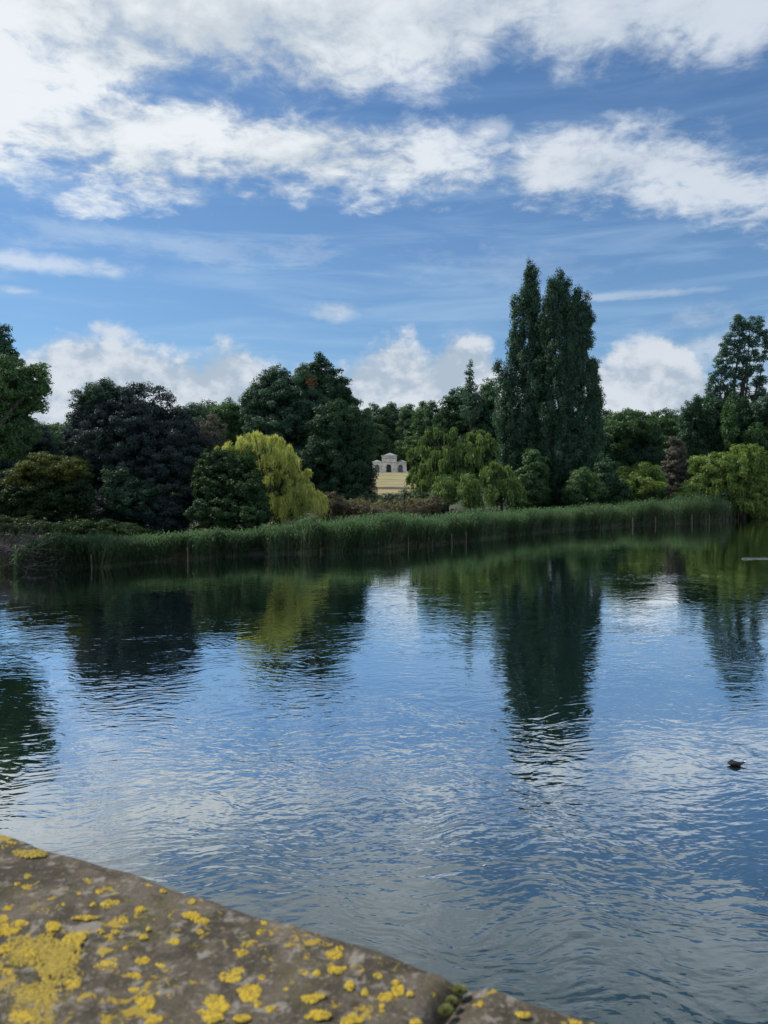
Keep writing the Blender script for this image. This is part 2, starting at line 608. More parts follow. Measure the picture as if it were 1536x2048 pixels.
# ------------------------------------------------------------------ shoreline, terrain, water
WL = [(0, 1146), (40, 1143), (143, 1135), (229, 1130), (308, 1123), (375, 1118), (446, 1113), (511, 1109), (577, 1106), (701, 1102), (770, 1100), (816, 1093),
      (864, 1089), (904, 1085), (950, 1079), (1050, 1067), (1150, 1058), (1265, 1050), (1311, 1048), (1384, 1045), (1440, 1042), (1480, 1036), (1536, 1031)]
sh = np.array([onz(*p) for p in WL])
SX = np.concatenate([[-1600, -300, -90, -45], sh[:, 0], [75, 130, 300, 1600]])
SY = np.concatenate([[-60, 8, 28, 36], sh[:, 1], [124, 150, 190, 300]])


def ys(x):
    return np.interp(x, SX, SY)


def ground(x, y):
    x = np.asarray(x, float)
    y = np.asarray(y, float)
    d = y - ys(x)
    bank = np.interp(d, [-400, -12, -3, -.6, .2, 1.2, 6, 40], [-3, -2, -1.2, -.35, .10, .28, .42, .75])
    hill = np.interp(y, [110, 150, 185, 225, 265, 296, 320, 420, 700, 4000], [0, .9, 2.2, 4.0, 5.9, 7.05, 7.2, 9, 10, 10])
    return bank + hill


def zg(x, y):
    return float(ground(x, y))


rng = np.random.default_rng(11)
gx_ = np.unique(np.concatenate([np.linspace(-1600, -120, 14), np.linspace(-120, -40, 20), np.linspace(-40, 75, 120), np.linspace(75, 200, 22), np.linspace(200, 1600, 14)]))
gd = np.concatenate([[-400, -100, -30, -12, -6, -3, -1.4, -.6, -.2, .2, .6, 1.2, 2.2], np.linspace(4, 60, 26), np.linspace(66, 330, 60), [360, 420, 520, 700, 1100, 1800, 2600, 4200]])
GX, GD = np.meshgrid(gx_, gd)
GY = ys(GX) + GD
GZ = ground(GX, GY)
GZ = GZ + (GD > 2) * (np.sin(GX * .31 + GY * .17) * .06 + np.sin(GX * .13 - GY * .23 + 1) * .08)
nx, ny = len(gx_), len(gd)
idx = np.arange(nx * ny).reshape(ny, nx)
F = np.stack([idx[:-1, :-1], idx[:-1, 1:], idx[1:, 1:], idx[1:, :-1]], -1).reshape(-1, 4)
gobj = mesh_obj('ground', np.stack([GX.ravel(), GY.ravel(), GZ.ravel()], 1), F, M['ground'], smooth=True)
props(gobj, kind='structure')
wobj = mesh_obj('water', [(-1700, -500, 0), (1700, -500, 0), (1700, 420, 0), (-1700, 420, 0)], np.array([[0, 1, 2, 3]]), M['water'])
props(wobj, kind='structure')


# ------------------------------------------------------------------ foliage
def unit(n, rg):
    v = rg.normal(size=(n, 3))
    return v / np.linalg.norm(v, axis=1, keepdims=True)


def norm(v):
    return v / np.maximum(np.linalg.norm(v, axis=1, keepdims=True), 1e-9)


def quads(Cn, Nn, L, Wd, axis, rg):
    """diamond leaves: centre, normal, half length, half width, preferred long axis"""
    t = axis - Nn * np.sum(axis * Nn, axis=1, keepdims=True)
    t = norm(t)
    b = np.cross(Nn, t)
    L = L[:, None]
    Wd = Wd[:, None]
    V = np.stack([Cn - t * L, Cn + b * Wd - t * L * .1, Cn + t * L, Cn - b * Wd - t * L * .1], 1)
    return V.reshape(-1, 3)


def crown_cloud(lobes, D, rg, style, leafpx, dens, clump, air=0.0):
    Cs, Ns, Ts, Ls, Ws, Ax = [], [], [], [], [], []
    up = np.array([0, 0, 1.])
    for lb in lobes:
        px, py, rx, ry = lb[:4]
        dd = lb[4] if len(lb) > 4 else rg.uniform(-.25, .25) * rx * D / FPX
        Dl = D + dd
        k = Dl / FPX
        c = P(px, py, Dl)
        rad = np.array([rx, max(rx, .45 * ry) * .85, ry]) * k
        ncl = max(8, int(2.6 * (rx * ry) ** 1.0 / clump ** 2 * 1.9))
        dirs = unit(ncl, rg)
        fr = 1 - .55 * rg.random(ncl) ** 1.6
        fr[rg.random(ncl) < .16] *= (1.20 if style == 'poplar' else 1.15)
        cc = c + dirs * fr[:, None] * rad
        cr = clump * k * rg.uniform(.6, 1.35, ncl)
        if style == 'poplar':
            el = np.array([.95, .95, 1.45])
        elif style == 'flat':
            el = np.array([1.35, 1.3, .62])
        else:
            el = np.array([1.1, 1.1, .8])
        nl = int(dens * clump ** 2 * 3.1 / (leafpx ** 2))
        ctint = rg.random(ncl)
        ids = np.repeat(np.arange(ncl), nl)
        keep = rg.random(len(ids)) < np.clip((cr[ids] / (clump * k)) ** 2, .3, 1.6) / 1.6
        if air:
            keep &= rg.random(len(ids)) > air * (fr[ids] > .6)
        ids = ids[keep]
        n = len(ids)
        d2 = unit(n, rg)
        d2[:, 2] = np.where(rg.random(n) < .35, np.abs(d2[:, 2]), d2[:, 2])
        rr = rg.random(n) ** .45
        pos_ = cc[ids] + d2 * (rr * cr[ids])[:, None] * el
        nn = norm(.75 * d2 + .55 * dirs[ids] + .30 * up + .75 * unit(n, rg))
        s = leafpx * k * rg.uniform(.55, 1.35, n)
        if style == 'poplar':
            ax = norm(up * .9 + d2 * .4 + .5 * unit(n, rg))
        elif style == 'droop':
            ax = norm(-up * 1.3 + d2 * .4 + .4 * unit(n, rg))
        else:
            ax = unit(n, rg)
        Cs.append(pos_); Ns.append(nn); Ax.append(ax)
        Ls.append(s * (1.5 if style == 'droop' else 1.0)); Ws.append(s * (.34 if style == 'droop' else .58))
        Ts.append(np.clip(.5 * ctint[ids] + .5 * rg.random(n), 0, 1) ** 1.25)
    C = np.concatenate(Cs); Nn = np.concatenate(Ns); A = np.concatenate(Ax)
    L = np.concatenate(Ls); Wd = np.concatenate(Ws); T = np.concatenate(Ts)
    # nothing under the ground
    gz = ground(C[:, 0], C[:, 1])
    k = C[:, 2] > gz + .05
    C, Nn, A, L, Wd, T = C[k], Nn[k], A[k], L[k], Wd[k], T[k]
    V = quads(C, Nn, L, Wd, A, rg)
    return V, np.arange(len(V)).reshape(-1, 4), T


def strand_cloud(lobes, D, rg, n_scale=1.0, drop=1.0, leaf=(.26, .045), sway=.25):
    """hanging willow withies: each strand a chain of slim leaves"""
    VV, TT = [], []
    for lb in lobes:
        px, py, rx, ry = lb[:4]
        Dl = D + (lb[4] if len(lb) > 4 else rg.uniform(-.2, .2) * rx * D / FPX)
        k = Dl / FPX
        c = P(px, py, Dl)
        rad = np.array([rx, rx * .8, ry]) * k
        # tufts: a limb end from which a bunch of strands falls
        ntuft = max(5, int(rx * ry / 75.0))
        td = unit(ntuft, rg)
        td[:, 2] = np.abs(td[:, 2]) * .9 - .25
        tp = c + td * rad * rg.uniform(.75, 1.05, (ntuft, 1))
        ns = int(20 * n_scale)
        ids = np.repeat(np.arange(ntuft), ns)
        n = len(ids)
        spread = .20 * rad[0] * rg.uniform(.4, 1.1, (n, 1))
        p0 = tp[ids] + rg.normal(size=(n, 3)) * np.array([.5, .5, .22]) * spread
        out_ = norm(np.concatenate([td[ids][:, :2], np.zeros((n, 1))], 1) + .5 * rg.normal(size=(n, 3)) * np.array([1, 1, 0]))
        ln = drop * rad[2] * rg.uniform(.35, 1.05, n) * rg.choice([1, .6], n)
        tt_ = rg.random(ntuft)[ids]
        nseg = 9
        for s_ in range(nseg):
            f = (s_ + rg.random(n) * .8) / nseg
            hang = p0.copy()
            outw = np.minimum(f, .35) / .35
            hang += out_ * (outw * sway * np.minimum(ln, 1.6))[:, None]
            hang[:, 2] += .10 * ln * np.sin(np.minimum(f / .3, 1) * math.pi) - ln * np.maximum(f - .12, 0)
            hang += rg.normal(size=(n, 3)) * .035
            nn = norm(rg.normal(size=(n, 3)) * np.array([1, 1, .5]) + out_ * .6)
            ax = norm(np.array([0, 0, -1.]) + .35 * rg.normal(size=(n, 3)))
            L = leaf[0] * rg.uniform(.6, 1.25, n) * k / .039
            Wd = leaf[1] * rg.uniform(.6, 1.4, n) * k / .039
            VV.append(quads(hang, nn, L, Wd, ax, rg))
            TT.append(np.clip(.6 * tt_ + .4 * rg.random(n), 0, 1))
    V = np.concatenate(VV).reshape(-1, 4, 3)
    T = np.concatenate(TT)
    C = V.mean(1)
    k = V[:, :, 2].min(1) > ground(C[:, 0], C[:, 1]) + .03
    V = V[k].reshape(-1, 3)
    return V, np.arange(len(V)).reshape(-1, 4), T[k]


seed = [100]


def trunk_mesh(base, lobes, D, rg, r0, stems=1, upright=False):
    mb = MB()
    tops = [P(l[0], l[1], D + (l[4] if len(l) > 4 else 0)) for l in lobes]
    main = max(tops, key=lambda p: p[2])
    pts, rad = [], []
    H = main[2] - base[2]
    for i in range(7):
        f = i / 6
        p = base + (main - base) * np.array([f ** 1.5, f ** 1.5, f]) + rg.normal(size=3) * .02 * H * (0 < i < 6) * np.array([1, 1, 0])
        pts.append(p)
        rad.append(r0 * (1 - .88 * f) * (1.25 if i == 0 else 1))
    mb.tube(pts, rad, 8)
    if len(tops) > 14:
        tops = [q for i_, q in enumerate(tops) if q is main or i_ % 3 == 0]
    for q in tops:
        if q is main:
            continue
        f = min(max((q[2] - base[2]) / H * (.35 if upright else .55), .08), .8)
        j = f * 6
        a = int(j)
        st = pts[a] + (pts[min(a + 1, 6)] - pts[a]) * (j - a)
        r1 = r0 * (1 - .88 * f) * .55
        mid = (st + q) / 2 + np.array([0, 0, .08 * H]) * (-1 if upright else 1) * .5
        mid2 = st * .25 + q * .75 + rg.normal(size=3) * .01 * H
        mb.tube([st, mid, mid2, q], [r1, r1 * .7, r1 * .45, r1 * .15], 6)
        for _ in range(2):
            e = mid2 + unit(1, rg)[0] * np.array([1, 1, .6]) * (.02 if upright else .05) * H
            mb.tube([mid, (mid + e) / 2 + rg.normal(size=3) * .01 * H, e], [r1 * .35, r1 * .22, r1 * .05], 4)
    return mb


def tree(name, label, cat, lobes, D, mat, style='round', leafpx=1.9, dens=3.2, clump=11, base_px=None, r0=None,
         air=0., group=None, extra=None, strands=None, upright=False, basedd=0):
    seed[0] += 1
    rg = np.random.default_rng(seed[0])
    bx = base_px if base_px is not None else float(np.mean([l[0] for l in lobes]))
    by = D + basedd
    x = (bx - 768) / FPX * by
    base = np.array([x, by, zg(x, by) - .05])
    t = empty(name, base, label, cat, group)
    topz = max(P(l[0], l[1] - l[3], D)[2] for l in lobes)
    r0 = r0 or max(.05, .022 * (topz - base[2]))
    trunk_mesh(base, lobes, D, rg, r0, upright=upright).build('trunk', M['bark'], t, smooth=True)
    if strands is None or strands.get('fill', True):
        V, F, T = crown_cloud(lobes, D, rg, style, leafpx, dens, clump, air)
        if strands is not None:
            pass
        mesh_obj('crown', V, F, M[mat], t, tint=T)
    if strands is not None:
        V, F, T = strand_cloud(lobes, D, rg, strands.get('n', 1.), strands.get('drop', 1.), strands.get('leaf', (.26, .045)), strands.get('sway', .25))
        mesh_obj('hanging_foliage', V, F, M[strands.get('mat', mat)], t, tint=T)
    for e in (extra or []):
        V, F, T = crown_cloud(e[1], D, rg, style, leafpx, e[3] if len(e) > 3 else dens, e[4] if len(e) > 4 else clump * .7, 0)
        eo = mesh_obj(e[0], V, F, M[e[2]], t, tint=T)
        if e[0] == 'dead_branch':
            eo['kind'] = 'stuff'
    return t


# ---- far wood behind the pavilion
wood = 'park trees standing far behind the lawn'
tree('broadleaf_tree', 'distant rounded tree left of the white pavilion, against the sky beside the tall dark trees', 'tree', [(716, 838, 26, 36), (728, 880, 26, 45), (705, 900, 26, 50)], 190, 'deep', leafpx=1.6, group=wood)
tree('broadleaf_tree', 'distant green tree rising directly above the left wing of the pavilion', 'tree', [(752, 838, 27, 33), (765, 868, 28, 40), (745, 890, 30, 40)], 350, 'green_far', leafpx=1.6, clump=8, group=wood)
tree('broadleaf_tree', 'distant dark tree directly behind the pavilion roof', 'tree', [(788, 838, 24, 28), (795, 872, 26, 34), (786, 900, 26, 30)], 370, 'bluegreen', leafpx=1.6, clump=8, group=wood)
tree('broadleaf_tree', 'distant green tree right of the pavilion roof, lower than its neighbours', 'tree', [(818, 842, 22, 32), (830, 880, 26, 40), (812, 905, 20, 26)], 340, 'green_far', leafpx=1.6, clump=8, group=wood)
tree('broadleaf_tree', 'distant pointed tree between the pavilion and the big green weeping willow', 'tree', [(848, 832, 20, 26), (856, 866, 28, 40), (840, 900, 28, 35)], 300, 'green', leafpx=1.6, clump=8, group=wood)
tree('broadleaf_tree', 'small round dark tree against the cloud at the right end of the distant wood', 'tree', [(868, 832, 18, 26), (882, 866, 24, 40)], 260, 'deep', leafpx=1.6, clump=8, group=wood)
tree('broadleaf_tree', 'lighter green rounded tree in front of the far wood, left above the pavilion', 'tree', [(748, 882, 30, 34), (735, 912, 26, 34), (762, 905, 16, 26, 8)], 326, 'green_far', leafpx=1.5, clump=7, group=wood)
tree('broadleaf_tree', 'mid green tree in front of the far wood, right above the pavilion', 'tree', [(822, 895, 24, 26), (842, 915, 24, 30), (806, 902, 14, 22, 6)], 322, 'green', leafpx=1.5, clump=7, group=wood)

# ---- far left and middle-left background
tree('broadleaf_tree', 'distant low tree filling the gap beneath the cloud between leftmost tree and dark grey tree', 'tree', [(118, 880, 32, 36), (150, 900, 40, 50), (85, 900, 40, 50)], 150, 'green', leafpx=1.6)
tree('broadleaf_tree', 'background tree with a lumpy light green top left of the tall tree group', 'tree', [(452, 848, 38, 46), (430, 880, 45, 50), (482, 852, 34, 48), (470, 900, 50, 50)], 120, 'green', leafpx=1.6, air=.1)
tree('broadleaf_tree', 'background tree with brownish open crown just right of the dark grey tree', 'tree', [(398, 862, 36, 46), (372, 872, 34, 44), (405, 910, 40, 50)], 112, 'bluegreen', leafpx=1.6, air=.15, extra=[('twiggy_growth', [(425, 870, 30, 40, -4), (398, 880, 30, 40, -5)], 'brown', 1.2)])

# ---- leftmost trees
tree('broadleaf_tree', 'leafy bright green tree cut by the left edge, rounded crown overhanging the bank', 'tree',
     [(18, 768, 56, 48, 0), (58, 785, 38, 46, 1), (-40, 790, 60, 60, 1), (75, 762, 26, 30, 0), (10, 832, 60, 50, 1), (38, 858, 40, 36, 1), (-50, 880, 60, 60, 0), (10, 890, 40, 30, 2)],
     46, 'green', leafpx=2.3, clump=12, base_px=-120, r0=.45, air=.16)
tree('tall_tree', 'tall dark tree with a ragged tip at the left edge above the rounded green crown', 'tree',
     [(4, 678, 20, 26, 0), (-20, 690, 30, 40, 1), (16, 712, 24, 22, 0), (-40, 740, 50, 60, 1), (0, 740, 30, 30, 2)], 49, 'bluegreen', leafpx=2.3, clump=9, base_px=-60, r0=.4, air=.2)
tree('broadleaf_tree', 'dull grey-green tree below the leftmost crown, behind the olive bush', 'tree',
     [(30, 890, 48, 60), (80, 900, 26, 44), (-30, 890, 50, 80), (10, 970, 50, 60), (70, 960, 30, 50)], 100, 'greydark', leafpx=1.8, clump=10)

# ---- dark grey tree
tree('broad_dark_tree', 'broad very dark grey-green tree, the widest dome on the left bank', 'tree',
     [(215, 812, 46, 44), (265, 822, 55, 42), (180, 845, 36, 50), (155, 880, 26, 50), (310, 850, 55, 45), (355, 862, 40, 44), (250, 890, 90, 80, -1), (330, 915, 80, 70, -1), (185, 940, 60, 70, 0),
      (250, 985, 85, 70, -2), (340, 990, 70, 65, -2), (385, 930, 40, 70, 0), (230, 1030, 60, 40, -3), (320, 1040, 70, 35, -3)],
     63, 'greydark', leafpx=1.9, clump=11, dens=3.0, r0=.6,
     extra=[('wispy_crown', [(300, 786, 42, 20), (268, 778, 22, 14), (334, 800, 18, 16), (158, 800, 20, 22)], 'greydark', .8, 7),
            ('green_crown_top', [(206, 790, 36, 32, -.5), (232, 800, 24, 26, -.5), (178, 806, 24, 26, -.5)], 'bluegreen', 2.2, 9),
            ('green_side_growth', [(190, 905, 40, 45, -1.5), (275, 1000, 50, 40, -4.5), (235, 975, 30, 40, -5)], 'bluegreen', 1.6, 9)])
tree('olive_bush', 'olive green bush with yellowing top near the left edge, left of the dark grey tree', 'bush',
     [(95, 942, 52, 34), (140, 946, 34, 30), (55, 965, 40, 36), (95, 990, 70, 44), (30, 1000, 40, 44), (150, 985, 34, 44), (110, 1025, 70, 30)], 57, 'olivedark', style='flat', leafpx=2.0, clump=10, r0=.15,
     extra=[('yellowing_top', [(95, 935, 54, 26, -.8), (140, 940, 36, 22, -.8), (50, 960, 36, 26, -.8)], 'olive', 2.0, 8)])
tree('dark_bush', 'large dark green bush between the dark grey tree and the yellow willow', 'bush',
     [(424, 932, 30, 32), (452, 924, 32, 24), (480, 936, 32, 26), (504, 964, 20, 30), (412, 965, 24, 46), (440, 975, 50, 50), (490, 985, 44, 50, -1), (514, 1010, 22, 40, -1), (430, 1025, 55, 35, -2), (495, 1032, 50, 30, -2)],
     57, 'bush_green', style='round', leafpx=1.9, clump=8, r0=.2)

# ---- tall group left of the pavilion gap
tree('broadleaf_tree', 'tall dark green tree with a broad domed crown behind the yellow willow', 'tree',
     [(560, 780, 44, 38), (528, 800, 34, 46), (596, 790, 40, 42), (510, 830, 26, 50), (560, 850, 65, 60), (625, 850, 45, 60), (530, 900, 50, 60), (600, 915, 70, 60), (640, 960, 60, 60), (580, 980, 50, 50)],
     88, 'bluegreen', leafpx=1.8, clump=11, r0=.7,
     extra=[('ragged_twigs', [(520, 765, 20, 16), (552, 742, 22, 12), (500, 792, 10, 18)], 'bluegreen', .8, 6), ('dead_branch', [(622, 768, 8, 13, -3.5)], 'rust', .35, 7)])
tree('broadleaf_tree', 'tallest crown of the group left of the pavilion, dark with a small pointed top', 'tree',
     [(645, 748, 26, 26), (640, 722, 10, 14), (672, 770, 24, 30), (618, 752, 26, 22), (655, 790, 40, 40), (690, 796, 14, 22), (670, 830, 40, 40), (700, 800, 8, 8)],
     98, 'deep', leafpx=1.8, clump=9, r0=.6, air=.15)
tree('broadleaf_tree', 'dark spreading tree whose right side borders the view to the pavilion', 'tree',
     [(665, 850, 40, 50), (700, 870, 34, 55), (660, 920, 60, 65), (705, 930, 34, 55), (722, 955, 22, 40), (690, 975, 44, 40)],
     84, 'deep', leafpx=1.8, clump=11, r0=.6)

# ---- yellow willow
yw = [(512, 880, 30, 22), (480, 888, 32, 18), (448, 896, 18, 12), (545, 884, 26, 22), (568, 905, 20, 32), (545, 925, 28, 34), (578, 940, 10, 28), (552, 960, 22, 34), (592, 985, 34, 38), (570, 1015, 30, 36), (618, 1005, 24, 40), (540, 1010, 20, 44), (605, 952, 9, 12), (616, 944, 5, 8), (636, 1000, 12, 30), (648, 1000, 8, 12)]
tree('weeping_willow', 'golden yellow weeping willow cascading to the reeds on the left bank', 'tree', yw, 60, 'willow_yellow', style='droop', leafpx=1.8, clump=8, dens=1.1, base_px=560, r0=.35, basedd=.5,
     strands=dict(n=.80, drop=1.25, leaf=(.19, .021), sway=.4, fill=False), extra=[('inner_growth', [(545, 915, 40, 30, 1.6), (565, 950, 30, 44, 1.4), (590, 995, 38, 44, 1.4), (545, 1000, 34, 44, 1.4), (500, 900, 34, 18, 1.6)], 'willow_green', 1.6, 8)])

# ---- right of the pavilion gap
tree('conifer_spire', 'thin pale spire of a sparse tree rising into the cloud left of the tall poplars', 'tree',
     [(940, 728, 4, 12), (939, 750, 9, 14), (941, 772, 14, 15), (940, 795, 20, 18), (942, 820, 24, 20)], 118, 'poplar_light', leafpx=1.6, clump=5, dens=1.6, air=.35, r0=.3)
tree('broadleaf_tree', 'dark rounded tree beneath the thin spire, behind the big green willow', 'tree',
     [(912, 812, 26, 32), (935, 825, 34, 40), (900, 850, 30, 45), (950, 865, 45, 50), (975, 825, 24, 50), (965, 900, 36, 50)], 125, 'deep', leafpx=1.7, clump=9, r0=.5)
tree('broadleaf_tree', 'pale green open-crowned tree glimpsed between the thin spire and the poplars', 'tree',
     [(978, 776, 18, 18), (985, 800, 16, 26), (966, 790, 12, 16)], 150, 'green_far', leafpx=1.6, clump=7, dens=2.0, air=.3, r0=.4)
wg = [(872, 872, 26, 26), (842, 905, 26, 34), (905, 868, 14, 24), (880, 920, 44, 44), (955, 882, 34, 32), (930, 915, 40, 44), (978, 905, 22, 34), (840, 950, 26, 40), (895, 960, 60, 44), (960, 945, 36, 46), (860, 990, 40, 26)]
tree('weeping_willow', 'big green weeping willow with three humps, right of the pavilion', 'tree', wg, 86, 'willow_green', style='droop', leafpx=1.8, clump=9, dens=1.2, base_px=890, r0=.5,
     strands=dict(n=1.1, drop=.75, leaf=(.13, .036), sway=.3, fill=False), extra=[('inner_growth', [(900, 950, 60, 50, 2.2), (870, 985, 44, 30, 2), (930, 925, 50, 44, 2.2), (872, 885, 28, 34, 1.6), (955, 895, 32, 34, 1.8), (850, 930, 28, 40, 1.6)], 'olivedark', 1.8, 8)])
ws = 'small willows in front of the big green willow'
tree('small_willow', 'small weeping willow, leftmost of three low ones at the foot of the big willow', 'tree', [(893, 972, 24, 20), (888, 992, 26, 26), (908, 990, 18, 22)], 78, 'willow_green', style='droop', leafpx=1.8, clump=8, dens=1.0, r0=.12, group=ws, strands=dict(n=1.6, drop=1.0, leaf=(.14, .040)))
tree('small_willow', 'narrow upright weeping willow in the middle of three low ones before the big willow', 'tree', [(938, 968, 18, 18), (936, 992, 22, 28), (948, 1000, 16, 26)], 76, 'willow_green', style='droop', leafpx=1.8, clump=8, dens=1.0, r0=.12, group=ws, strands=dict(n=1.6, drop=1.0, leaf=(.14, .040)))
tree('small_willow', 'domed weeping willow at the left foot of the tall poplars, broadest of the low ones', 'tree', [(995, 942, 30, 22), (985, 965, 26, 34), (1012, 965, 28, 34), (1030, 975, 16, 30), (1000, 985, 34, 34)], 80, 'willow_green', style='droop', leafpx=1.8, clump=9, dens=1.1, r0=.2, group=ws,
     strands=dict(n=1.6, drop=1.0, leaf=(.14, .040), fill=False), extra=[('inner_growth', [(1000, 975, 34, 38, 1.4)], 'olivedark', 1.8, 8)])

# ---- the poplars
L1 = [(1066, 556, 9, 26), (1056, 560, 8, 22), (1050, 605, 15, 34), (1068, 600, 13, 44), (1036, 650, 12, 50), (1058, 665, 22, 60), (1078, 680, 16, 60), (1044, 735, 22, 60), (1068, 770, 26, 80),
      (1005, 775, 12, 42), (1022, 765, 15, 40), (1015, 840, 26, 60), (1045, 850, 34, 70), (1080, 880, 26, 80), (1020, 920, 28, 60), (1055, 950, 36, 60), (1088, 970, 26, 40),
      (1086, 690, 16, 50), (1090, 760, 20, 60), (1030, 620, 7, 26), (1026, 690, 10, 40), (1060, 540, 6, 16), (997, 745, 9, 20)]
L2 = [(1120, 568, 9, 30), (1106, 590, 10, 34), (1130, 595, 12, 38), (1098, 640, 14, 44), (1118, 640, 18, 50), (1152, 606, 11, 28), (1160, 640, 14, 34), (1172, 650, 8, 22), (1146, 670, 22, 48), (1110, 710, 24, 60),
      (1140, 740, 24, 60), (1168, 700, 11, 34), (1182, 742, 11, 20), (1172, 775, 18, 40), (1120, 800, 34, 70), (1160, 840, 36, 60), (1190, 830, 12, 44), (1130, 900, 44, 70), (1178, 900, 24, 60), (1150, 960, 46, 46),
      (1100, 600, 12, 40), (1170, 612, 10, 24), (1178, 640, 9, 22), (1176, 680, 12, 26), (1190, 752, 10, 22), (1192, 790, 12, 26), (1200, 870, 10, 30), (1092, 830, 20, 60), (1092, 655, 12, 30), (1155, 585, 8, 18), (1136, 640, 14, 40), (1150, 730, 18, 50), (1135, 690, 16, 50), (1168, 630, 12, 20), (1186, 735, 12, 18), (1190, 810, 16, 34), (1106, 985, 30, 34, 2), (1090, 1000, 30, 20, 3), (1130, 1000, 34, 18, 3)]
tree('poplar_tree', 'tall pointed poplar, left one of the tallest pair', 'tree', L1, 104, 'bluegreen', style='poplar', leafpx=1.7, clump=8.5, dens=2.8, base_px=1062, r0=.5, air=.36, upright=True)
tree('poplar_tree', 'tall poplar with a stepped right side, right one of the tallest pair', 'tree', L2, 102, 'bluegreen', style='poplar', leafpx=1.7, clump=8.5, dens=2.8, base_px=1130, r0=.55, air=.36, upright=True)
tree('green_shrub', 'bright green sapling at the foot of the left tall poplar', 'shrub', [(1068, 925, 22, 28), (1062, 960, 30, 36), (1075, 985, 24, 24)], 92, 'green', leafpx=1.7, clump=8, r0=.1)
tree('green_shrub', 'low green shrub at the foot of the right tall poplar', 'shrub', [(1165, 965, 26, 28), (1150, 985, 26, 20), (1188, 985, 24, 22)], 91, 'green', leafpx=1.7, clump=8, r0=.1)
tree('dark_shrub', 'dark shrub between the right poplar and the yellow-green bush', 'shrub', [(1215, 955, 24, 34), (1200, 985, 26, 24), (1238, 985, 22, 22)], 94, 'deep', leafpx=1.7, clump=8, r0=.1)

# ---- right background
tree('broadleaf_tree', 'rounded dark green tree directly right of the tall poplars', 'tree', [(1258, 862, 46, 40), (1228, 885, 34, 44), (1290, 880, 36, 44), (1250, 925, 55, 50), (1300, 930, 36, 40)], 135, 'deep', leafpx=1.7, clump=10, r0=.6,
     extra=[('painted_sunlit_top', [(1258, 850, 46, 28, -3), (1232, 872, 26, 26, -3)], 'green', 1.6, 8)])  # sunlight put into the leaf colour: lighter green over the dark crown
tree('broadleaf_tree', 'second rounded green tree from the poplars, behind the brown conical bush', 'tree', [(1305, 866, 34, 34), (1332, 880, 30, 40), (1320, 910, 40, 45)], 155, 'green', leafpx=1.6, clump=9, r0=.5)
tree('open_crowned_tree', 'light open-crowned tree showing sky through its top left of the right-hand poplar', 'tree', [(1325, 830, 22, 12), (1345, 832, 18, 12), (1318, 850, 26, 20)], 190, 'green_far', leafpx=1.6, clump=6, dens=1.8, air=.3, r0=.4)
tree('conical_bush', 'brownish purple conical bush between two yellow-green bushes', 'bush', [(1350, 890, 9, 18), (1352, 920, 20, 34), (1354, 955, 33, 42), (1342, 970, 24, 30), (1370, 968, 24, 30)], 112, 'brown', leafpx=1.6, clump=6.5, r0=.15)
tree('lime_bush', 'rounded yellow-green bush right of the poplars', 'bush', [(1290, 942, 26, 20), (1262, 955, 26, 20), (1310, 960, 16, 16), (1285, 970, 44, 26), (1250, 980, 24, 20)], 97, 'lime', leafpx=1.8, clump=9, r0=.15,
     extra=[('painted_shaded_underside', [(1285, 990, 44, 20, 1)], 'green', 2.0, 8)])  # shade put into the leaf colour: darker green below the bush
rp = [(1477, 636, 6, 12), (1520, 648, 10, 12), (1533, 672, 10, 12), (1530, 712, 9, 12), (1536, 690, 8, 10), (1522, 760, 9, 12), (1526, 790, 12, 14), (1483, 650, 9, 14), (1470, 658, 9, 14), (1500, 646, 8, 12), (1512, 656, 9, 12), (1525, 668, 8, 9), (1492, 668, 13, 14), (1460, 680, 12, 16), (1480, 692, 13, 16), (1508, 684, 12, 14), (1530, 690, 7, 8),
      (1446, 700, 9, 16), (1462, 715, 12, 18), (1488, 718, 14, 16), (1514, 712, 10, 12), (1436, 728, 9, 16), (1450, 742, 12, 18), (1474, 748, 14, 18), (1500, 742, 12, 14), (1520, 738, 8, 9), (1426, 756, 9, 16), (1440, 772, 12, 18), (1464, 780, 13, 18),
      (1490, 772, 12, 14), (1514, 765, 9, 12), (1416, 784, 9, 16), (1430, 800, 12, 18), (1456, 806, 13, 16), (1484, 800, 13, 15), (1508, 792, 11, 12), (1408, 806, 10, 16), (1500, 815, 16, 14), (1440, 825, 20, 18), (1475, 828, 18, 16)]
tree('poplar_tree', 'airy poplar at the right edge, leaning right with branches showing', 'tree', rp, 150, 'poplar_light', leafpx=1.6, clump=6, dens=2.5, base_px=1468, r0=.55, air=.28, upright=True)
tree('ivy_clad_tree', 'dark ivy-clad tree beneath the airy right-hand poplar', 'tree', [(1425, 850, 34, 50), (1465, 850, 34, 55), (1505, 860, 34, 50), (1420, 905, 40, 50), (1480, 905, 50, 45), (1530, 900, 40, 50)], 142, 'deep', style='poplar', leafpx=1.7, clump=8, r0=.6,
     extra=[('ivy_column', [(1458, 850, 12, 50, -6), (1510, 880, 24, 30, -6)], 'green', 2.0, 7)])
tree('columnar_tree', 'small columnar dark tree left of the right-hand poplar', 'tree', [(1392, 822, 12, 28), (1374, 838, 11, 30), (1385, 870, 24, 50), (1372, 920, 26, 50), (1400, 920, 26, 50)], 140, 'deep', style='poplar', leafpx=1.7, clump=7, r0=.4)
tree('broadleaf_tree', 'dark tree cut by the right edge behind the yellow-green willow', 'tree', [(1528, 822, 18, 26), (1550, 850, 40, 50), (1545, 900, 40, 50), (1580, 860, 40, 60)], 138, 'bluegreen', leafpx=1.7, clump=9, r0=.5)
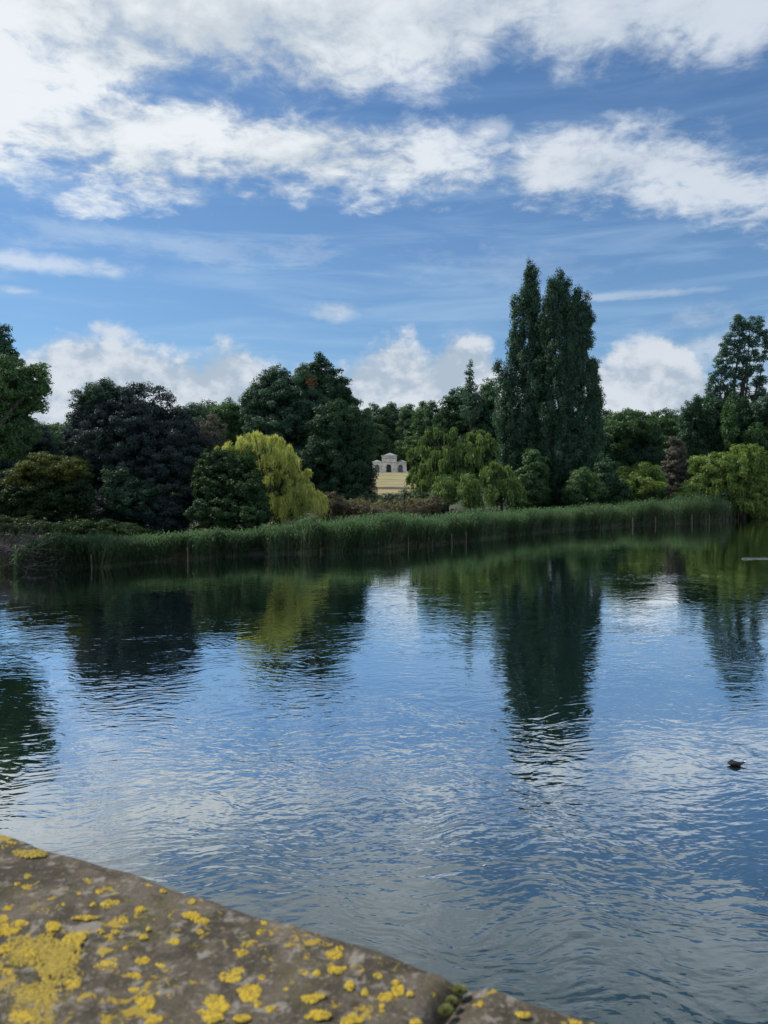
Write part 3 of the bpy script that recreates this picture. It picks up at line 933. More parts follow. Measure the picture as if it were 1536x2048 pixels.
wr = [(1420, 930, 36, 22), (1404, 962, 18, 22), (1448, 925, 28, 22), (1492, 912, 30, 22), (1470, 945, 40, 34), (1515, 935, 30, 34), (1430, 975, 50, 34), (1500, 985, 50, 40), (1545, 960, 40, 50), (1470, 1008, 40, 24), (1530, 1010, 40, 24), (1590, 970, 50, 50)]
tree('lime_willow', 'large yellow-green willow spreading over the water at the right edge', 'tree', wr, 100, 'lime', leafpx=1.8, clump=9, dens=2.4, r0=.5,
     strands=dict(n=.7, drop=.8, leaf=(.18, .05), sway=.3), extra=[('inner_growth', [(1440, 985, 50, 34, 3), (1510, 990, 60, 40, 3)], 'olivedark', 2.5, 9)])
tree('pale_bush', 'pale yellow-green bush low between the brown conical bush and right-hand willow', 'bush', [(1375, 985, 24, 14), (1362, 995, 18, 12)], 97, 'lime', leafpx=1.7, clump=6, r0=.06)
tree('russet_scrub', 'reddish brown scrub beneath the brown conical bush', 'scrub', [(1318, 985, 20, 12), (1340, 988, 18, 12), (1300, 994, 16, 8)], 99, 'russet', leafpx=1.5, clump=5, r0=.04)

# ---- trees just outside the picture (their neighbours continue the belt)
for (a, b, D_, mt, lab) in [(-190, 800, 60, 'green', 'tall green tree nearest the picture beyond its left edge'), (-330, 780, 70, 'deep', 'second tall dark tree beyond the left edge of the picture'),
                            (-480, 800, 80, 'bluegreen', 'farthest tall tree beyond the left edge of the picture'), (-260, 900, 52, 'olivedark', 'low dark bushy tree by the water beyond the left edge'),
                            (1680, 830, 140, 'deep', 'tall dark tree nearest the picture beyond its right edge'), (1800, 800, 150, 'bluegreen', 'second tall tree beyond the right edge of the picture'),
                            (1950, 820, 150, 'green', 'farthest tall green tree beyond the right edge'), (1700, 940, 120, 'lime', 'low yellow-green tree by the water beyond the right edge'), (1860, 930, 125, 'olivedark', 'low dark bushy tree by the water beyond the right edge')]:
    hh_ = 130 if b < 850 else 70
    tree('broadleaf_tree', lab, 'tree', [(a, b + hh_ * .35, 70, hh_ * .4), (a + 40, b + hh_, 70, hh_ * .6), (a - 45, b + hh_, 70, hh_ * .6)], D_, mt, leafpx=3.2, clump=18, group='trees beyond the edges of the picture')

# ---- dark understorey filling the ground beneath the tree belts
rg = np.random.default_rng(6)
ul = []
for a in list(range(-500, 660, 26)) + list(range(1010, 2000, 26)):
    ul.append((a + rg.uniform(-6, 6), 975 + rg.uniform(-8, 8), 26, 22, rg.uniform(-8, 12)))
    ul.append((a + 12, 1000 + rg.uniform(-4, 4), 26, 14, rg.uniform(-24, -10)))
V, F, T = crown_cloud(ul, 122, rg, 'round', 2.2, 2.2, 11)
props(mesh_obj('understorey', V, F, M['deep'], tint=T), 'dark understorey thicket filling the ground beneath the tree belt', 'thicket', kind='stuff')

# ---- far wood as one mass behind everything
rg = np.random.default_rng(5)
fl = []
for i in range(120):
    a = -900 + i * 27 + rg.uniform(-8, 8)
    fl.append((a, 868 + rg.uniform(-8, 10) + 14 * math.sin(a * .011), 30 + rg.uniform(-6, 10), 36 + rg.uniform(-8, 10), rg.uniform(-20, 30)))
    fl.append((a + 10, 920, 30, 36, rg.uniform(-20, 10)))
V, F, T = crown_cloud(fl, 430, rg, 'round', 2.2, 2.2, 12)
wd = mesh_obj('far_wood', V, F, M['green_far'], tint=T)
props(wd, 'unbroken mass of distant woodland along the skyline', 'woodland', kind='stuff')

# ------------------------------------------------------------------ undergrowth, brambles, scrub
def bush_strip(name, label, cat, pts, D, mat, leafpx=1.6, clump=7, dens=2.2, group=None, kind=None, style='flat'):
    seed[0] += 1
    rg_ = np.random.default_rng(seed[0])
    V, F, T = crown_cloud(pts, D, rg_, style, leafpx, dens, clump)
    x = (np.mean([p[0] for p in pts]) - 768) / FPX * D
    o = mesh_obj(name, V, F, M[mat], tint=T, origin=np.array([x, D, zg(x, D)]))
    return props(o, label, cat, group, kind)


bush_strip('bramble_bush', 'silvery green bramble mound in front of the lawn, left below the pavilion', 'bramble', [(722, 1000, 38, 16), (690, 1006, 34, 18), (745, 1008, 40, 14), (700, 990, 28, 14), (660, 1010, 26, 20)], 84, 'bramble', group='bramble mounds', style='round', clump=6)
bush_strip('bramble_bush', 'silvery green bramble mound hiding the foot of the lawn directly below the pavilion', 'bramble', [(790, 1003, 44, 15), (822, 996, 34, 16), (762, 1008, 36, 14), (842, 1000, 30, 18)], 88, 'bramble', group='bramble mounds', style='round', clump=6)
bush_strip('bramble_bush', 'low dark bramble mound left of the big green willow foot', 'bramble', [(866, 1004, 30, 20), (850, 1012, 30, 14)], 80, 'bramble', group='bramble mounds', style='round', clump=6)
bush_strip('thorn_bush', 'twiggy brown thorn bush at the left foot of the lawn', 'bush', [(742, 965, 10, 22), (738, 985, 20, 16), (722, 982, 16, 14)], 100, 'brown', leafpx=1.4, clump=5, dens=1.3, style='round')
bush_strip('russet_scrub', 'reddish brown dead scrub behind the reeds at the right foot of the yellow willow', 'scrub', [(665, 1008, 20, 24), (650, 1020, 20, 20), (690, 1018, 26, 18)], 66, 'russet', leafpx=1.4, clump=5, dens=1.6, style='round', group='reddish scrub behind the reeds')
bush_strip('russet_scrub', 'reddish brown dead scrub behind the reeds below the pavilion', 'scrub', [(720, 1020, 26, 14), (765, 1021, 34, 13), (810, 1021, 30, 12)], 66, 'russet', leafpx=1.4, clump=5, dens=1.6, style='round', group='reddish scrub behind the reeds')
bush_strip('russet_scrub', 'brown dead scrub behind the reeds at the left foot of the big green willow', 'scrub', [(850, 1016, 24, 15), (872, 1010, 16, 18)], 68, 'russet', leafpx=1.4, clump=5, dens=1.6, style='round', group='reddish scrub behind the reeds')
bush_strip('rough_grass', 'tall olive and straw coloured rough grass between the reeds and the lawn', 'grass', [(675, 1014, 24, 14), (715, 1013, 26, 13), (755, 1014, 26, 12), (795, 1013, 26, 12), (835, 1011, 24, 14), (865, 1012, 18, 14)], 74, 'rough', leafpx=1.5, clump=5, dens=1.8, style='poplar', kind='stuff')
bush_strip('low_shrub', 'low dark shrubs and grass under the olive bush at the left', 'shrub', [(30, 1050, 60, 18), (110, 1055, 70, 14), (190, 1055, 60, 16), (-40, 1050, 60, 24), (250, 1060, 40, 14)], 50, 'olivedark', leafpx=1.7, clump=7, dens=2.4)

# undergrowth along the whole bank
rg = np.random.default_rng(8)
n = 52000
x = rg.uniform(-55, 78, n)
d = rg.uniform(3.5, 26, n) ** 1.0
y = ys(x) + d
h_on = x > 49
d = np.where(h_on & (rg.random(n) < .5), rg.uniform(.1, 4, n), d)
y = ys(x) + d
h = rg.random(n) ** 1.2 * (.55 + .5 * np.sin(x * .7 + d * .4) ** 2) * np.interp(d, [3, 10, 26], [.6, 1.1, 1.3])
C = np.stack([x, y, ground(x, y) + h], 1)
Nn = norm(np.array([0, 0, 1.]) + 1.0 * rg.normal(size=(n, 3)))
s = rg.uniform(.06, .16, n)
V = quads(C, Nn, s, s * .55, unit(n, rg), rg)
o = mesh_obj('undergrowth', V, np.arange(len(V)).reshape(-1, 4), M['olivedark'], tint=rg.random(n))
props(o, 'low leafy undergrowth on the bank between the reeds and the trees', 'undergrowth', kind='stuff')

# dead grey brushwood at the left end of the shore
rg = np.random.default_rng(21)
mb = MB()
c0 = onz(8, 1139)
c0[2] = .1
for i in range(620):
    st = c0 + rg.normal(size=3) * np.array([.85, .6, .5])
    st[2] = abs(st[2])
    dr = norm(np.array([[rg.normal() + .5, rg.normal() * .5, abs(rg.normal()) * .8]]))[0]
    ln = rg.uniform(.7, 2.4)
    p1 = st + dr * ln * .5 + rg.normal(size=3) * .1
    p2 = p1 + (dr + np.array([.25, 0, -.35]) + rg.normal(size=3) * .25) * ln * .45
    mb.tube([st, p1, p2], [.022, .016, .007], 4, False)
    for _ in range(3):
        e = p1 + rg.normal(size=3) * .35
        mb.tube([p1 * .6 + st * .4, e], [.012, .006], 3, False)
o = mb.build('dead_brushwood', M['twig'], origin=c0)
props(o, 'tangle of dead grey branches reaching the water at the left edge', 'dead branches')
bush_strip('loosestrife', 'faint purple flowering plant in the bank grass near the left edge', 'flower', [(66, 1080, 10, 6)], 45.5, 'purple', leafpx=1.3, clump=7, dens=.6, style='round', kind='stuff')

# ------------------------------------------------------------------ reeds
TOPS = [(0, 1100), (60, 1086), (120, 1072), (250, 1076), (300, 1080), (340, 1074), (400, 1068), (500, 1058), (600, 1050), (700, 1040), (768, 1036), (870, 1037), (930, 1030), (1000, 1026), (1100, 1022), (1200, 1014), (1260, 1010), (1330, 1003), (1400, 997), (1440, 994), (1462, 1012), (1480, 1030)]
rg = np.random.default_rng(33)
tx = np.array([t[0] for t in TOPS], float)
ty = np.array([t[1] for t in TOPS], float)
wx = np.array([p[0] for p in WL], float)


def reed_height(x, yr):
    yf = ys(x)
    pxl = 768 + x / yf * FPX
    top = np.interp(pxl, tx, ty)
    return np.clip(CAMZ - (top - 960) * yr / FPX - np.maximum(ground(x, yr), 0), .45, 3.2)


n = 30000
px_s = rg.uniform(34, 1466, n)
# even in ground length: weight by distance
xs_ = np.interp(px_s, np.array([p[0] for p in WL]), sh[:, 0])
u = rg.random(n)
depth = np.where(rg.random(n) < .5, rg.uniform(0, 1.6, n), rg.uniform(1.6, 9.5, n))
wob_ = .35 * np.sin(xs_ * 1.3) + .3 * np.sin(xs_ * 2.9 + 1) + .25 * np.sin(xs_ * .5)
yy = ys(xs_) + depth - .35 + wob_
hh = reed_height(xs_, yy) * rg.uniform(.62, 1.12, n) * (1 + .10 * np.sin(xs_ * .9 + depth * .5) + .08 * np.sin(xs_ * 2.3 + depth * 1.7) + .05 * np.sin(xs_ * 6.1 - depth * 3))
hh *= np.interp(depth, [0, .5, 2], [.86, 1, 1])
z0 = np.maximum(ground(xs_, yy), -.05)
base = np.stack([xs_, yy, z0 - .02], 1)
lean = rg.normal(size=(n, 2)) * .13 + np.stack([.06 + .16 * np.sin(xs_ * 1.9 + depth * 1.1), -.05 + .10 * np.sin(xs_ * 1.3 + 2 + depth)], 1)
top = base + np.stack([lean[:, 0] * hh, lean[:, 1] * hh, hh], 1)
VV, FF, TT, MI = [], [], [], []
# stalks
wst = .008 + .003 * yy / 60
VV.append(np.stack([base - np.stack([wst, 0 * wst, 0 * wst], 1), base + np.stack([wst, 0 * wst, 0 * wst], 1), top + np.stack([wst * .4, 0 * wst, 0 * wst], 1), top - np.stack([wst * .4, 0 * wst, 0 * wst], 1)], 1).reshape(-1, 3))
ctint = .5 + .5 * np.sin(xs_ * .8 + np.sin(xs_ * 2.3)) * np.cos(depth)
TT.append(np.clip(.5 * rg.random(n) + .5 * ctint, 0, 1))
MI.append((rg.random(n) < .45).astype(int))
for j in range(7):
    f = np.clip(.10 + .90 * (j + rg.random(n)) / 7, 0, 1)
    p = base + (top - base) * f[:, None]
    az = rg.uniform(0, 2 * math.pi, n)
    o_ = np.stack([np.cos(az) + .35, np.sin(az), 0 * az], 1)
    o_ = norm(o_)
    ln = rg.uniform(.22, .52, n) * np.interp(hh, [.5, 1.5, 3], [.7, 1, 1.2])
    mid = p + o_ * (ln * .45)[:, None] + np.array([0, 0, 1.]) * (ln * .42)[:, None]
    tip = p + o_ * (ln * .95)[:, None] + np.array([0, 0, 1.]) * (ln * rg.uniform(-.15, .55, n))[:, None]
    wv = np.cross(o_, np.array([0, 0, 1.])) * (.020 + .006 * yy[:, None] / 60)
    VV.append(np.stack([p, mid + wv, tip, mid - wv], 1).reshape(-1, 3))
    TT.append(np.clip(.45 * rg.random(n) + .25 * ctint + .25 * f, 0, 1))
    MI.append((rg.random(n) < .045).astype(int))
V = np.concatenate(VV)
T = np.concatenate(TT)
o = mesh_obj('reed_bed', V, np.arange(len(V)).reshape(-1, 4), [M['reed'], M['reed_dry']], midx=np.concatenate(MI), tint=T)
props(o, 'dense belt of green reeds along the far shore', 'reeds', kind='stuff')

# bank grass among the left reeds
n = 26000
pxs = rg.uniform(-30, 460, n)
xs_ = np.interp(pxs, np.array([-120] + [p[0] for p in WL]), np.concatenate([[-27], sh[:, 0]]))
dep = rg.uniform(.1, 7, n)
yy = ys(xs_) + dep
h = rg.uniform(.3, .95, n)
b = np.stack([xs_, yy, np.maximum(ground(xs_, yy), 0)], 1)
ln = rg.normal(size=(n, 2)) * .3 * h[:, None]
tp = b + np.stack([ln[:, 0] + .1, ln[:, 1], h], 1)
w = np.stack([np.full(n, .016), np.zeros(n), np.zeros(n)], 1)
V = np.stack([b - w, b + w, tp], 1).reshape(-1, 3)
o = mesh_obj('bank_grass', V, np.arange(len(V)).reshape(-1, 3), M['grass'], tint=rg.random(n))
props(o, 'coarse grass growing on the left part of the bank', 'grass', kind='stuff')

# ------------------------------------------------------------------ mooring posts along the shore
POSTS = [(53, 1126, 1141, 'short dark post at the left end of the row, beside the dead branches'),
         (143, 1113, 1132, 'wooden post, second from the left in the row at the shore'),
         (184, 1110, 1134, 'light wooden post, third from the left in the shore row'),
         (229, 1105, 1130, 'light upright wooden post standing clear of the reeds, fourth from the left'),
         (268, 1107, 1125, 'short brown post below the left end of the dark grey tree, fifth from left'),
         (308, 1103, 1121, 'faint post under the reeds right of the fifth post from the left'),
         (375, 1096, 1119, 'tall pale post at the water in front of the dark grey tree'),
         (446, 1092, 1108, 'grey post in drooping reeds below the dark olive bush'),
         (511, 1090, 1106, 'post among dry reed stems below the left side of the yellow willow'),
         (577, 1085, 1105, 'post among dry reed stems below the middle of the yellow willow'),
         (641, 1084, 1103, 'post among dry reed stems below the right end of the yellow willow'),
         (701, 1077, 1100, 'tall thin post before the reeds left below the pavilion'),
         (735, 1077, 1099, 'post before the reeds directly left below the pavilion, near a close neighbour'),
         (756, 1077, 1100, 'post before the reeds below the left wing of the pavilion'),
         (816, 1071, 1093, 'post before the reeds at the left foot of the lawn gap reflection'),
         (864, 1071, 1089, 'pale post standing clear in the water below the green willow'),
         (904, 1068, 1086, 'pale post in the water, next right from the clear one below the green willow'),
         (932, 1065, 1082, 'dark post half hidden under reeds below the small willows'),
         (1265, 1035, 1051, 'pale post clear of the reeds below the yellow-green bush'),
         (1311, 1034, 1048, 'pale post below the reddish scrub on the right'),
         (1350, 1033, 1046, 'faint post below the brown conical bush'),
         (1384, 1031, 1046, 'pale stout post left of the right end of the reeds'),
         (1419, 1029, 1044, 'pale stout post at the right end of the reed bed'),
         (1443, 1028, 1041, 'thin post just past the tall right end of the reed bed'),
         (1461, 1025, 1038, 'stout post, leftmost of three close together under the right-hand willow'),
         (1470, 1023, 1037, 'thin post in the middle of three close together under the right-hand willow'),
         (1477, 1021, 1036, 'tallest of three close posts under the right-hand willow')]
rg = np.random.default_rng(4)
for (px, yt, yb, lab) in POSTS:
    b = onz(px, yb + 1.5)
    hgt = P(px, yt, b[1])[2]
    r = (.055 if 'thin' not in lab else .035) * (b[1] / 55) ** .6
    mb = MB()
    tl = rg.normal(size=2) * .03
    nseg = 6
    vs_, fs_ = [], []
    mb.tube([(b[0], b[1], -.8), (b[0] + tl[0] * .3, b[1], 0), (b[0] + tl[0] * .7, b[1] + tl[1], hgt - .05), (b[0] + tl[0], b[1] + tl[1], hgt), (b[0] + tl[0] + .01, b[1] + tl[1], hgt + .03)],
            [r * 1.05, r, r * .95, r * .92, r * .45], 8)
    o = mb.build('wooden_post', M['post'], origin=np.array([b[0], b[1], 0.]))
    props(o, lab, 'post', 'wooden posts along the reed edge')

# ------------------------------------------------------------------ pavilion
PD = 300.0
k = PD / FPX
pz0 = P(778, 944.9, PD)[2]


def X(px): return (px - 768) * k
def Z(py): return P(778, py, PD)[2]


pv = empty('pavilion', (X(778.5), PD, pz0), 'pale stone pavilion with low pyramid roof and three arches at the top of the lawn', 'pavilion')


def arch_wall(x0, x1, z0, z1, y, th, cx, hw, ztop, n=14):
    """front wall slab with a round-arched opening"""
    mb = MB()
    spring = ztop - hw
    outer = []
    prof = [(cx - hw, z0)] + [(cx - hw * math.cos(math.pi * i / n), spring + hw * math.sin(math.pi * i / n)) for i in range(n + 1)] + [(cx + hw, z0)]
    mb.box(x0, cx - hw, y, y + th, z0, spring)
    mb.box(cx + hw, x1, y, y + th, z0, spring)
    # area above the springing, cut by the arch
    vs_, fs_ = [], []
    arc = prof[1:-1]
    tops = []
    for i, (ax_, az_) in enumerate(arc):
        f = i / n
        tx_ = x0 + (x1 - x0) * f
        tops.append((tx_, z1))
    pts = []
    for (ax_, az_), (bx_, bz_) in zip(arc, tops):
        pts += [(ax_, y, az_), (bx_, y, bz_), (ax_, y + th, az_), (bx_, y + th, bz_)]
    for i in range(n):
        a = i * 4
        b = a + 4
        fs_ += [(a, b, b + 1, a + 1), (a + 2, a + 3, b + 3, b + 2), (a, a + 2, b + 2, b), (a + 1, b + 1, b + 3, a + 3)]
    e = len(pts)
    pts += [(x0, y, spring), (x1, y, spring), (x0, y + th, spring), (x1, y + th, spring)]
    fs_ += [(0, 1, e), (2, e + 2, 3), (n * 4, e + 1, n * 4 + 1), (n * 4 + 2, n * 4 + 3, e + 3),
            (e, 1, 3, e + 2), (e + 1, e + 3, n * 4 + 3, n * 4 + 1)]
    mb.add(pts, fs_)
    return mb


def hip(x0, x1, y0, y1, z0, z1, inset=.5):
    mb = MB()
    cx = (x0 + x1) / 2
    cy = (y0 + y1) / 2
    mb.add([(x0, y0, z0), (x1, y0, z0), (x1, y1, z0), (x0, y1, z0), (cx, cy, z1), (x0, y0, z0 - .08), (x1, y0, z0 - .08), (x1, y1, z0 - .08), (x0, y1, z0 - .08)],
           [(0, 1, 4), (1, 2, 4), (2, 3, 4), (3, 0, 4), (5, 6, 1, 0), (6, 7, 2, 1), (7, 8, 3, 2), (8, 5, 0, 3), (8, 7, 6, 5)])
    return mb


xa, xb = X(763.7), X(793.4)
zt, zs = Z(912.2), Z(925.0)
acx, ahw = X(777.5), 4.9 * k
w_ = arch_wall(xa, xb, pz0 - .6, zs, PD, .5, acx, ahw, Z(928.7)).build('wall', M['limestone'], pv)
mb = MB(); mb.box(xa + .02, xb - .02, PD + .02, PD + .5, zs + .14, zt)
mb.box(xa, xa + .45, PD + .5, PD + 6, pz0 - .6, zt); mb.box(xb - .45, xb, PD + .5, PD + 6, pz0 - .6, zt); mb.box(xa, xb, PD + 6, PD + 6.4, pz0 - .6, zt)
mb.build('wall', M['limestone'], pv)
mb = MB(); mb.box(xa - .12, xb + .12, PD - .12, PD + .48, zs, zs + .14); mb.build('string_course', M['shadow_line'], pv)
mb = MB(); mb.box(xa - .25, xb + .25, PD - .25, PD + 6.6, zt, zt + .16); mb.box(xa - .35, xb + .35, PD - .35, PD + 6.7, zt + .16, zt + .30); mb.build('cornice', M['cornice'], pv)
hip(X(766.8), X(793.5), PD + .1, PD + 6.3, zt + .305, Z(905.0)).build('roof', M['lead'], pv)
# raised pediment moulding on the upper wall
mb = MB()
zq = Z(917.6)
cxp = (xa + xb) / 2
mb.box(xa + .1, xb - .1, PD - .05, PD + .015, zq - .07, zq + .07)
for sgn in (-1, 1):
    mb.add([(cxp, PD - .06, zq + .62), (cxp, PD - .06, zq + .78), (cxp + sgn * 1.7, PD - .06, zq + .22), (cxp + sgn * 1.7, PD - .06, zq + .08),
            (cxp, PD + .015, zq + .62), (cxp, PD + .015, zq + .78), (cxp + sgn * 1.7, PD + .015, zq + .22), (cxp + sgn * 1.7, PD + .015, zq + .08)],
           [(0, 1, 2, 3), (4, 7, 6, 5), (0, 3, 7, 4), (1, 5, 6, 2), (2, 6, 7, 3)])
mb.build('pediment_moulding', M['shadow_line'], pv)
for xx in (xa + .08, acx - ahw - .95, acx + ahw + .45, xb - .58):
    mb = MB(); mb.box(xx, xx + .5, PD - .10, PD + .01, pz0 - .6, zs - .01); mb.build('pilaster', M['limestone'], pv)
for q0 in (acx - ahw - .35, acx + ahw + .02):
    mb = MB(); mb.box(q0, q0 + .33, PD - .06, PD + .01, Z(934.5), Z(933.5)); mb.build('impost', M['cornice'], pv)
mb = MB(); mb.box(acx - ahw - .1, acx + ahw + .1, PD + .3, PD + .4, pz0 - .5, Z(928.2)); dr = mb.build('door', M['ironwork'], pv)
mb = MB()
for j in range(7):
    q = acx - ahw + .12 + j * (2 * ahw - .24) / 6
    mb.box(q - .02, q + .02, PD + .25, PD + .29, pz0 - .4, Z(929.5))
mb.build('door_bar', M['ironwork'], pv)['kind'] = 'stuff'
zw = Z(924.8)
for side in (-1, 1):
    if side < 0:
        x0_, x1_, cc_ = X(744.5), X(763.7) - .01, X(754.3)
    else:
        x0_, x1_, cc_ = X(793.4) + .01, X(813), X(801)
    arch_wall(x0_, x1_, pz0 - .6, zw, PD + .6, .45, cc_, 4.6 * k, Z(929.4)).build('wing_wall', M['limestone'], pv)
    mb = MB(); mb.box(x0_ - .2, x1_, PD + .35, PD + 5, zw, zw + .28); mb.build('wing_cornice', M['cornice'], pv)
    hip(x0_ - .1, x1_ - .02, PD + .45, PD + 4.9, zw + .285, Z(919.4)).build('wing_roof', M['lead'], pv)
    mb = MB(); mb.box(x0_ + .3, x1_ - .3, PD + 1.3, PD + 1.4, pz0 - .5, zw - .02); mb.build('inner_wall', M['infill_wall'], pv)
    mb = MB(); mb.box(x0_, x0_ + .4, PD + 1.05, PD + 4.9, pz0 - .6, zw); mb.box(x1_ - .4, x1_, PD + 1.05, PD + 4.9, pz0 - .6, zw); mb.box(x0_, x1_, PD + 4.9, PD + 5.3, pz0 - .6, zw); mb.build('wing_wall', M['limestone'], pv)
mb = MB(); mb.tube([(X(811.8), PD - 2, zg(X(812), PD - 2) - .1), (X(811.8), PD - 2, Z(935.6))], [.22, .2], 10)
mb.box(X(811.8) - .3, X(811.8) + .3, PD - 2.3, PD - 1.7, Z(935.6), Z(935.6) + .12)
props(mb.build('white_pillar', M['white'], origin=np.array([X(811.8), PD - 2, pz0])), 'small white pillar at the right end of the pavilion beside the willow', 'pillar')

# ------------------------------------------------------------------ coot
cp = onz(1473, 1531)
cs = cp[1] / FPX * 1.0
ct = empty('coot', (cp[0], cp[1], 0), 'black coot with a white forehead swimming at the right, low on the water', 'bird')
# rings along the bird: x, z centre, half width, half height (metres); it faces +x
S = [(-.165, .030, .006, .004), (-.150, .030, .022, .008), (-.130, .033, .038, .020), (-.095, .034, .058, .040), (-.05, .034, .072, .052), (0, .032, .074, .054), (.04, .030, .066, .048), (.068, .034, .046, .036),
     (.088, .042, .028, .025), (.104, .050, .022, .021), (.120, .056, .022, .022), (.136, .058, .021, .022), (.150, .054, .016, .017), (.158, .050, .008, .009)]
V, F = [], []
nr = 16
for (sx, sz, hw, hz) in S:
    for q in range(nr):
        a = 2 * math.pi * q / nr
        V.append((cp[0] + sx, cp[1] + hw * math.cos(a), sz * .9 + hz * .82 * math.sin(a) * (1 if math.sin(a) > 0 else .8)))
for i in range(len(S) - 1):
    for q in range(nr):
        F.append((i * nr + q, i * nr + (q + 1) % nr, (i + 1) * nr + (q + 1) % nr, (i + 1) * nr + q))
F.append(tuple(range(nr)))
F.append(tuple(range(len(S) * nr - 1, (len(S) - 1) * nr - 1, -1)))
bd = mesh_obj('body', V, F, M['coot'], ct, smooth=True)
md = bd.modifiers.new('s', 'SUBSURF'); md.levels = 1; md.render_levels = 1
mb = MB()
mb.tube([(cp[0] + .138, cp[1], .072), (cp[0] + .154, cp[1], .064), (cp[0] + .170, cp[1], .050), (cp[0] + .192, cp[1], .038)], [.012, .016, .012, .003], 8)
mb.build('bill', M['white'], ct, smooth=True)
for sgn in (-1, 1):
    mb = MB(); mb.tube([(cp[0] + .138, cp[1] + sgn * .0195, .064), (cp[0] + .138, cp[1] + sgn * .0225, .064)], [.0045, .002], 8); mb.build('eye', M['eye'], ct)
    mb = MB(); mb.tube([(cp[0] + .03, cp[1] + sgn * .064, .042), (cp[0] - .05, cp[1] + sgn * .066, .056), (cp[0] - .11, cp[1] + sgn * .042, .050), (cp[0] - .158, cp[1] + sgn * .014, .052)], [.010, .022, .014, .003], 8)
    mb.build('wing', M['coot'], ct, smooth=True)

# floating bits
a = onz(1487, 1118); b = onz(1600, 1117)
mb = MB(); mb.tube([tuple(a + np.array([-.15, 0, -.02])), tuple(a + np.array([0, 0, .05])), tuple((a + b) / 2 + np.array([0, 0, .03])), tuple(b + np.array([0, 0, .03]))], [.008, .014, .014, .012], 6)
props(mb.build('floating_pole', M['pale'], origin=a), 'thin pale pole floating on the water at the right edge', 'pole')
for (px, py, lab) in [(570, 1104, 'small white scrap floating at the reed edge, left of the other one'), (632, 1101, 'small white scrap at the foot of the reeds below the yellow willow'), (1003, 1072, 'tiny white scrap at the reed edge below the domed small willow')]:
    c = onz(px, py)
    s = c[1] / FPX * 2.2
    mb = MB(); mb.tube([(c[0] - s, c[1], .01), (c[0] - s * .3, c[1], s * .5), (c[0] + s * .6, c[1], s * .35), (c[0] + s, c[1], .01)], [s * .1, s * .5, s * .4, s * .1], 7)
    props(mb.build('floating_scrap', M['white'], origin=c), lab, 'litter', 'white scraps at the reed edge')
c = onz(968, 1732)
V = []
for i in range(9):
    f = i / 8
    ww = .007 * math.sin(math.pi * min(1, f * .95 + .05)) + .0006
    V += [(c[0] - .025 + .05 * f, c[1] - ww + .01 * f, .004 + .012 * f * f), (c[0] - .025 + .05 * f, c[1] + .01 * f, .008 + .012 * f * f), (c[0] - .025 + .05 * f, c[1] + ww + .01 * f, .004 + .012 * f * f)]
F = []
for i in range(8):
    F += [(i * 3, i * 3 + 3, i * 3 + 4, i * 3 + 1), (i * 3 + 1, i * 3 + 4, i * 3 + 5, i * 3 + 2)]
props(mesh_obj('feather', V, F, M['white'], origin=c), 'tiny white feather floating on the rippled water right of centre', 'feather')

# ------------------------------------------------------------------ bridge parapet
ZP = 4.55
e0 = onz(0, 1672, ZP)
e1 = onz(1190, 2048, ZP)
ed = (e1 - e0) / np.linalg.norm(e1 - e0)      # along the parapet, towards the right and nearer
en = np.array([-ed[1], ed[0], 0])              # outward, over the water
if en[1] < 0:
    en = -en
joint = onz(926, 1966, ZP)
tj = float(np.dot(joint - e0, ed))
jb = onz(862, 2048, ZP)
jd = jb - joint
WID = .44
par = empty('bridge_parapet', (e0[0], e0[1], 3.4), 'lichen-covered stone bridge parapet across the lower left corner', 'parapet')


def pw3(t, s, z):
    p = e0 + ed * t - en * s
    return (p[0], p[1], z)


def stone(t0, t1, seed_, dz=0.0, ds=0.0, skew0=0., skew1=0., parent=par):
    """one coping stone: top grid with worn rounded arrises"""
    rg_ = np.random.default_rng(seed_)
    L = t1 - t0
    nt = int(min(90, max(10, L / .02)))
    prof = [(0.016, -.19), (0.004, -.17), (0.0, -.10), (0.0, -.010), (0.0015, -.004), (0.005, -.001), (0.0195, 0.0)] + [(s_, 0.0) for s_ in np.linspace(.04, WID - .03, 22)] + [(WID - .02, 0), (WID - .008, -.004), (WID, -.016), (WID, -.10), (WID - .004, -.17), (WID - .016, -.19)]
    npf = len(prof)
    V = []
    for i in range(nt + 1):
        f = i / nt
        for (s_, z_) in prof:
            s_ = s_ - .009 if s_ < .02 else s_
            t = t0 + L * f
            endr = min(f, 1 - f) * L
            drop = -.008 * max(0, 1 - endr / .012) ** 2
            sk = (skew0 * (1 - f) + skew1 * f) * s_
            wz = .0016 * math.sin(t * 23 + s_ * 17 + seed_) + .0012 * math.sin(t * 61 - s_ * 45)
            wr = .0006 * math.sin(t * 41 + seed_) + .0004 * math.sin(t * 113)
            V.append(pw3(t + sk, s_ + ds + (wr if s_ < .02 else 0), ZP + dz + z_ + (drop + wz if z_ > -.05 else 0)))
    F = []
    for i in range(nt):
        for j in range(npf):
            a, b_ = i * npf + j, i * npf + (j + 1) % npf
            F.append((a, a + npf, b_ + npf, b_))
    F.append(tuple(range(npf)))
    F.append(tuple(range((nt + 1) * npf - 1, nt * npf - 1, -1)))
    return mesh_obj('coping_stone', V, F, M['stone'], parent, smooth=True)


sk = float(np.dot(jd, ed)) / float(-np.dot(jd, en))
gap = .0045
st1 = stone(tj - 1.25, tj - gap, 3, 0, 0, 0, sk)
st2 = stone(tj + gap, tj + 1.2, 7, -.001, -.001, sk, 0)
t_ = tj - 1.25 - .006
for i in range(7):
    stone(t_ - 1.25, t_, 20 + i, 0, 0); t_ -= 1.256
t_ = tj + 1.206
for i in range(4):
    stone(t_, t_ + 1.25, 40 + i, 0, 0); t_ += 1.256
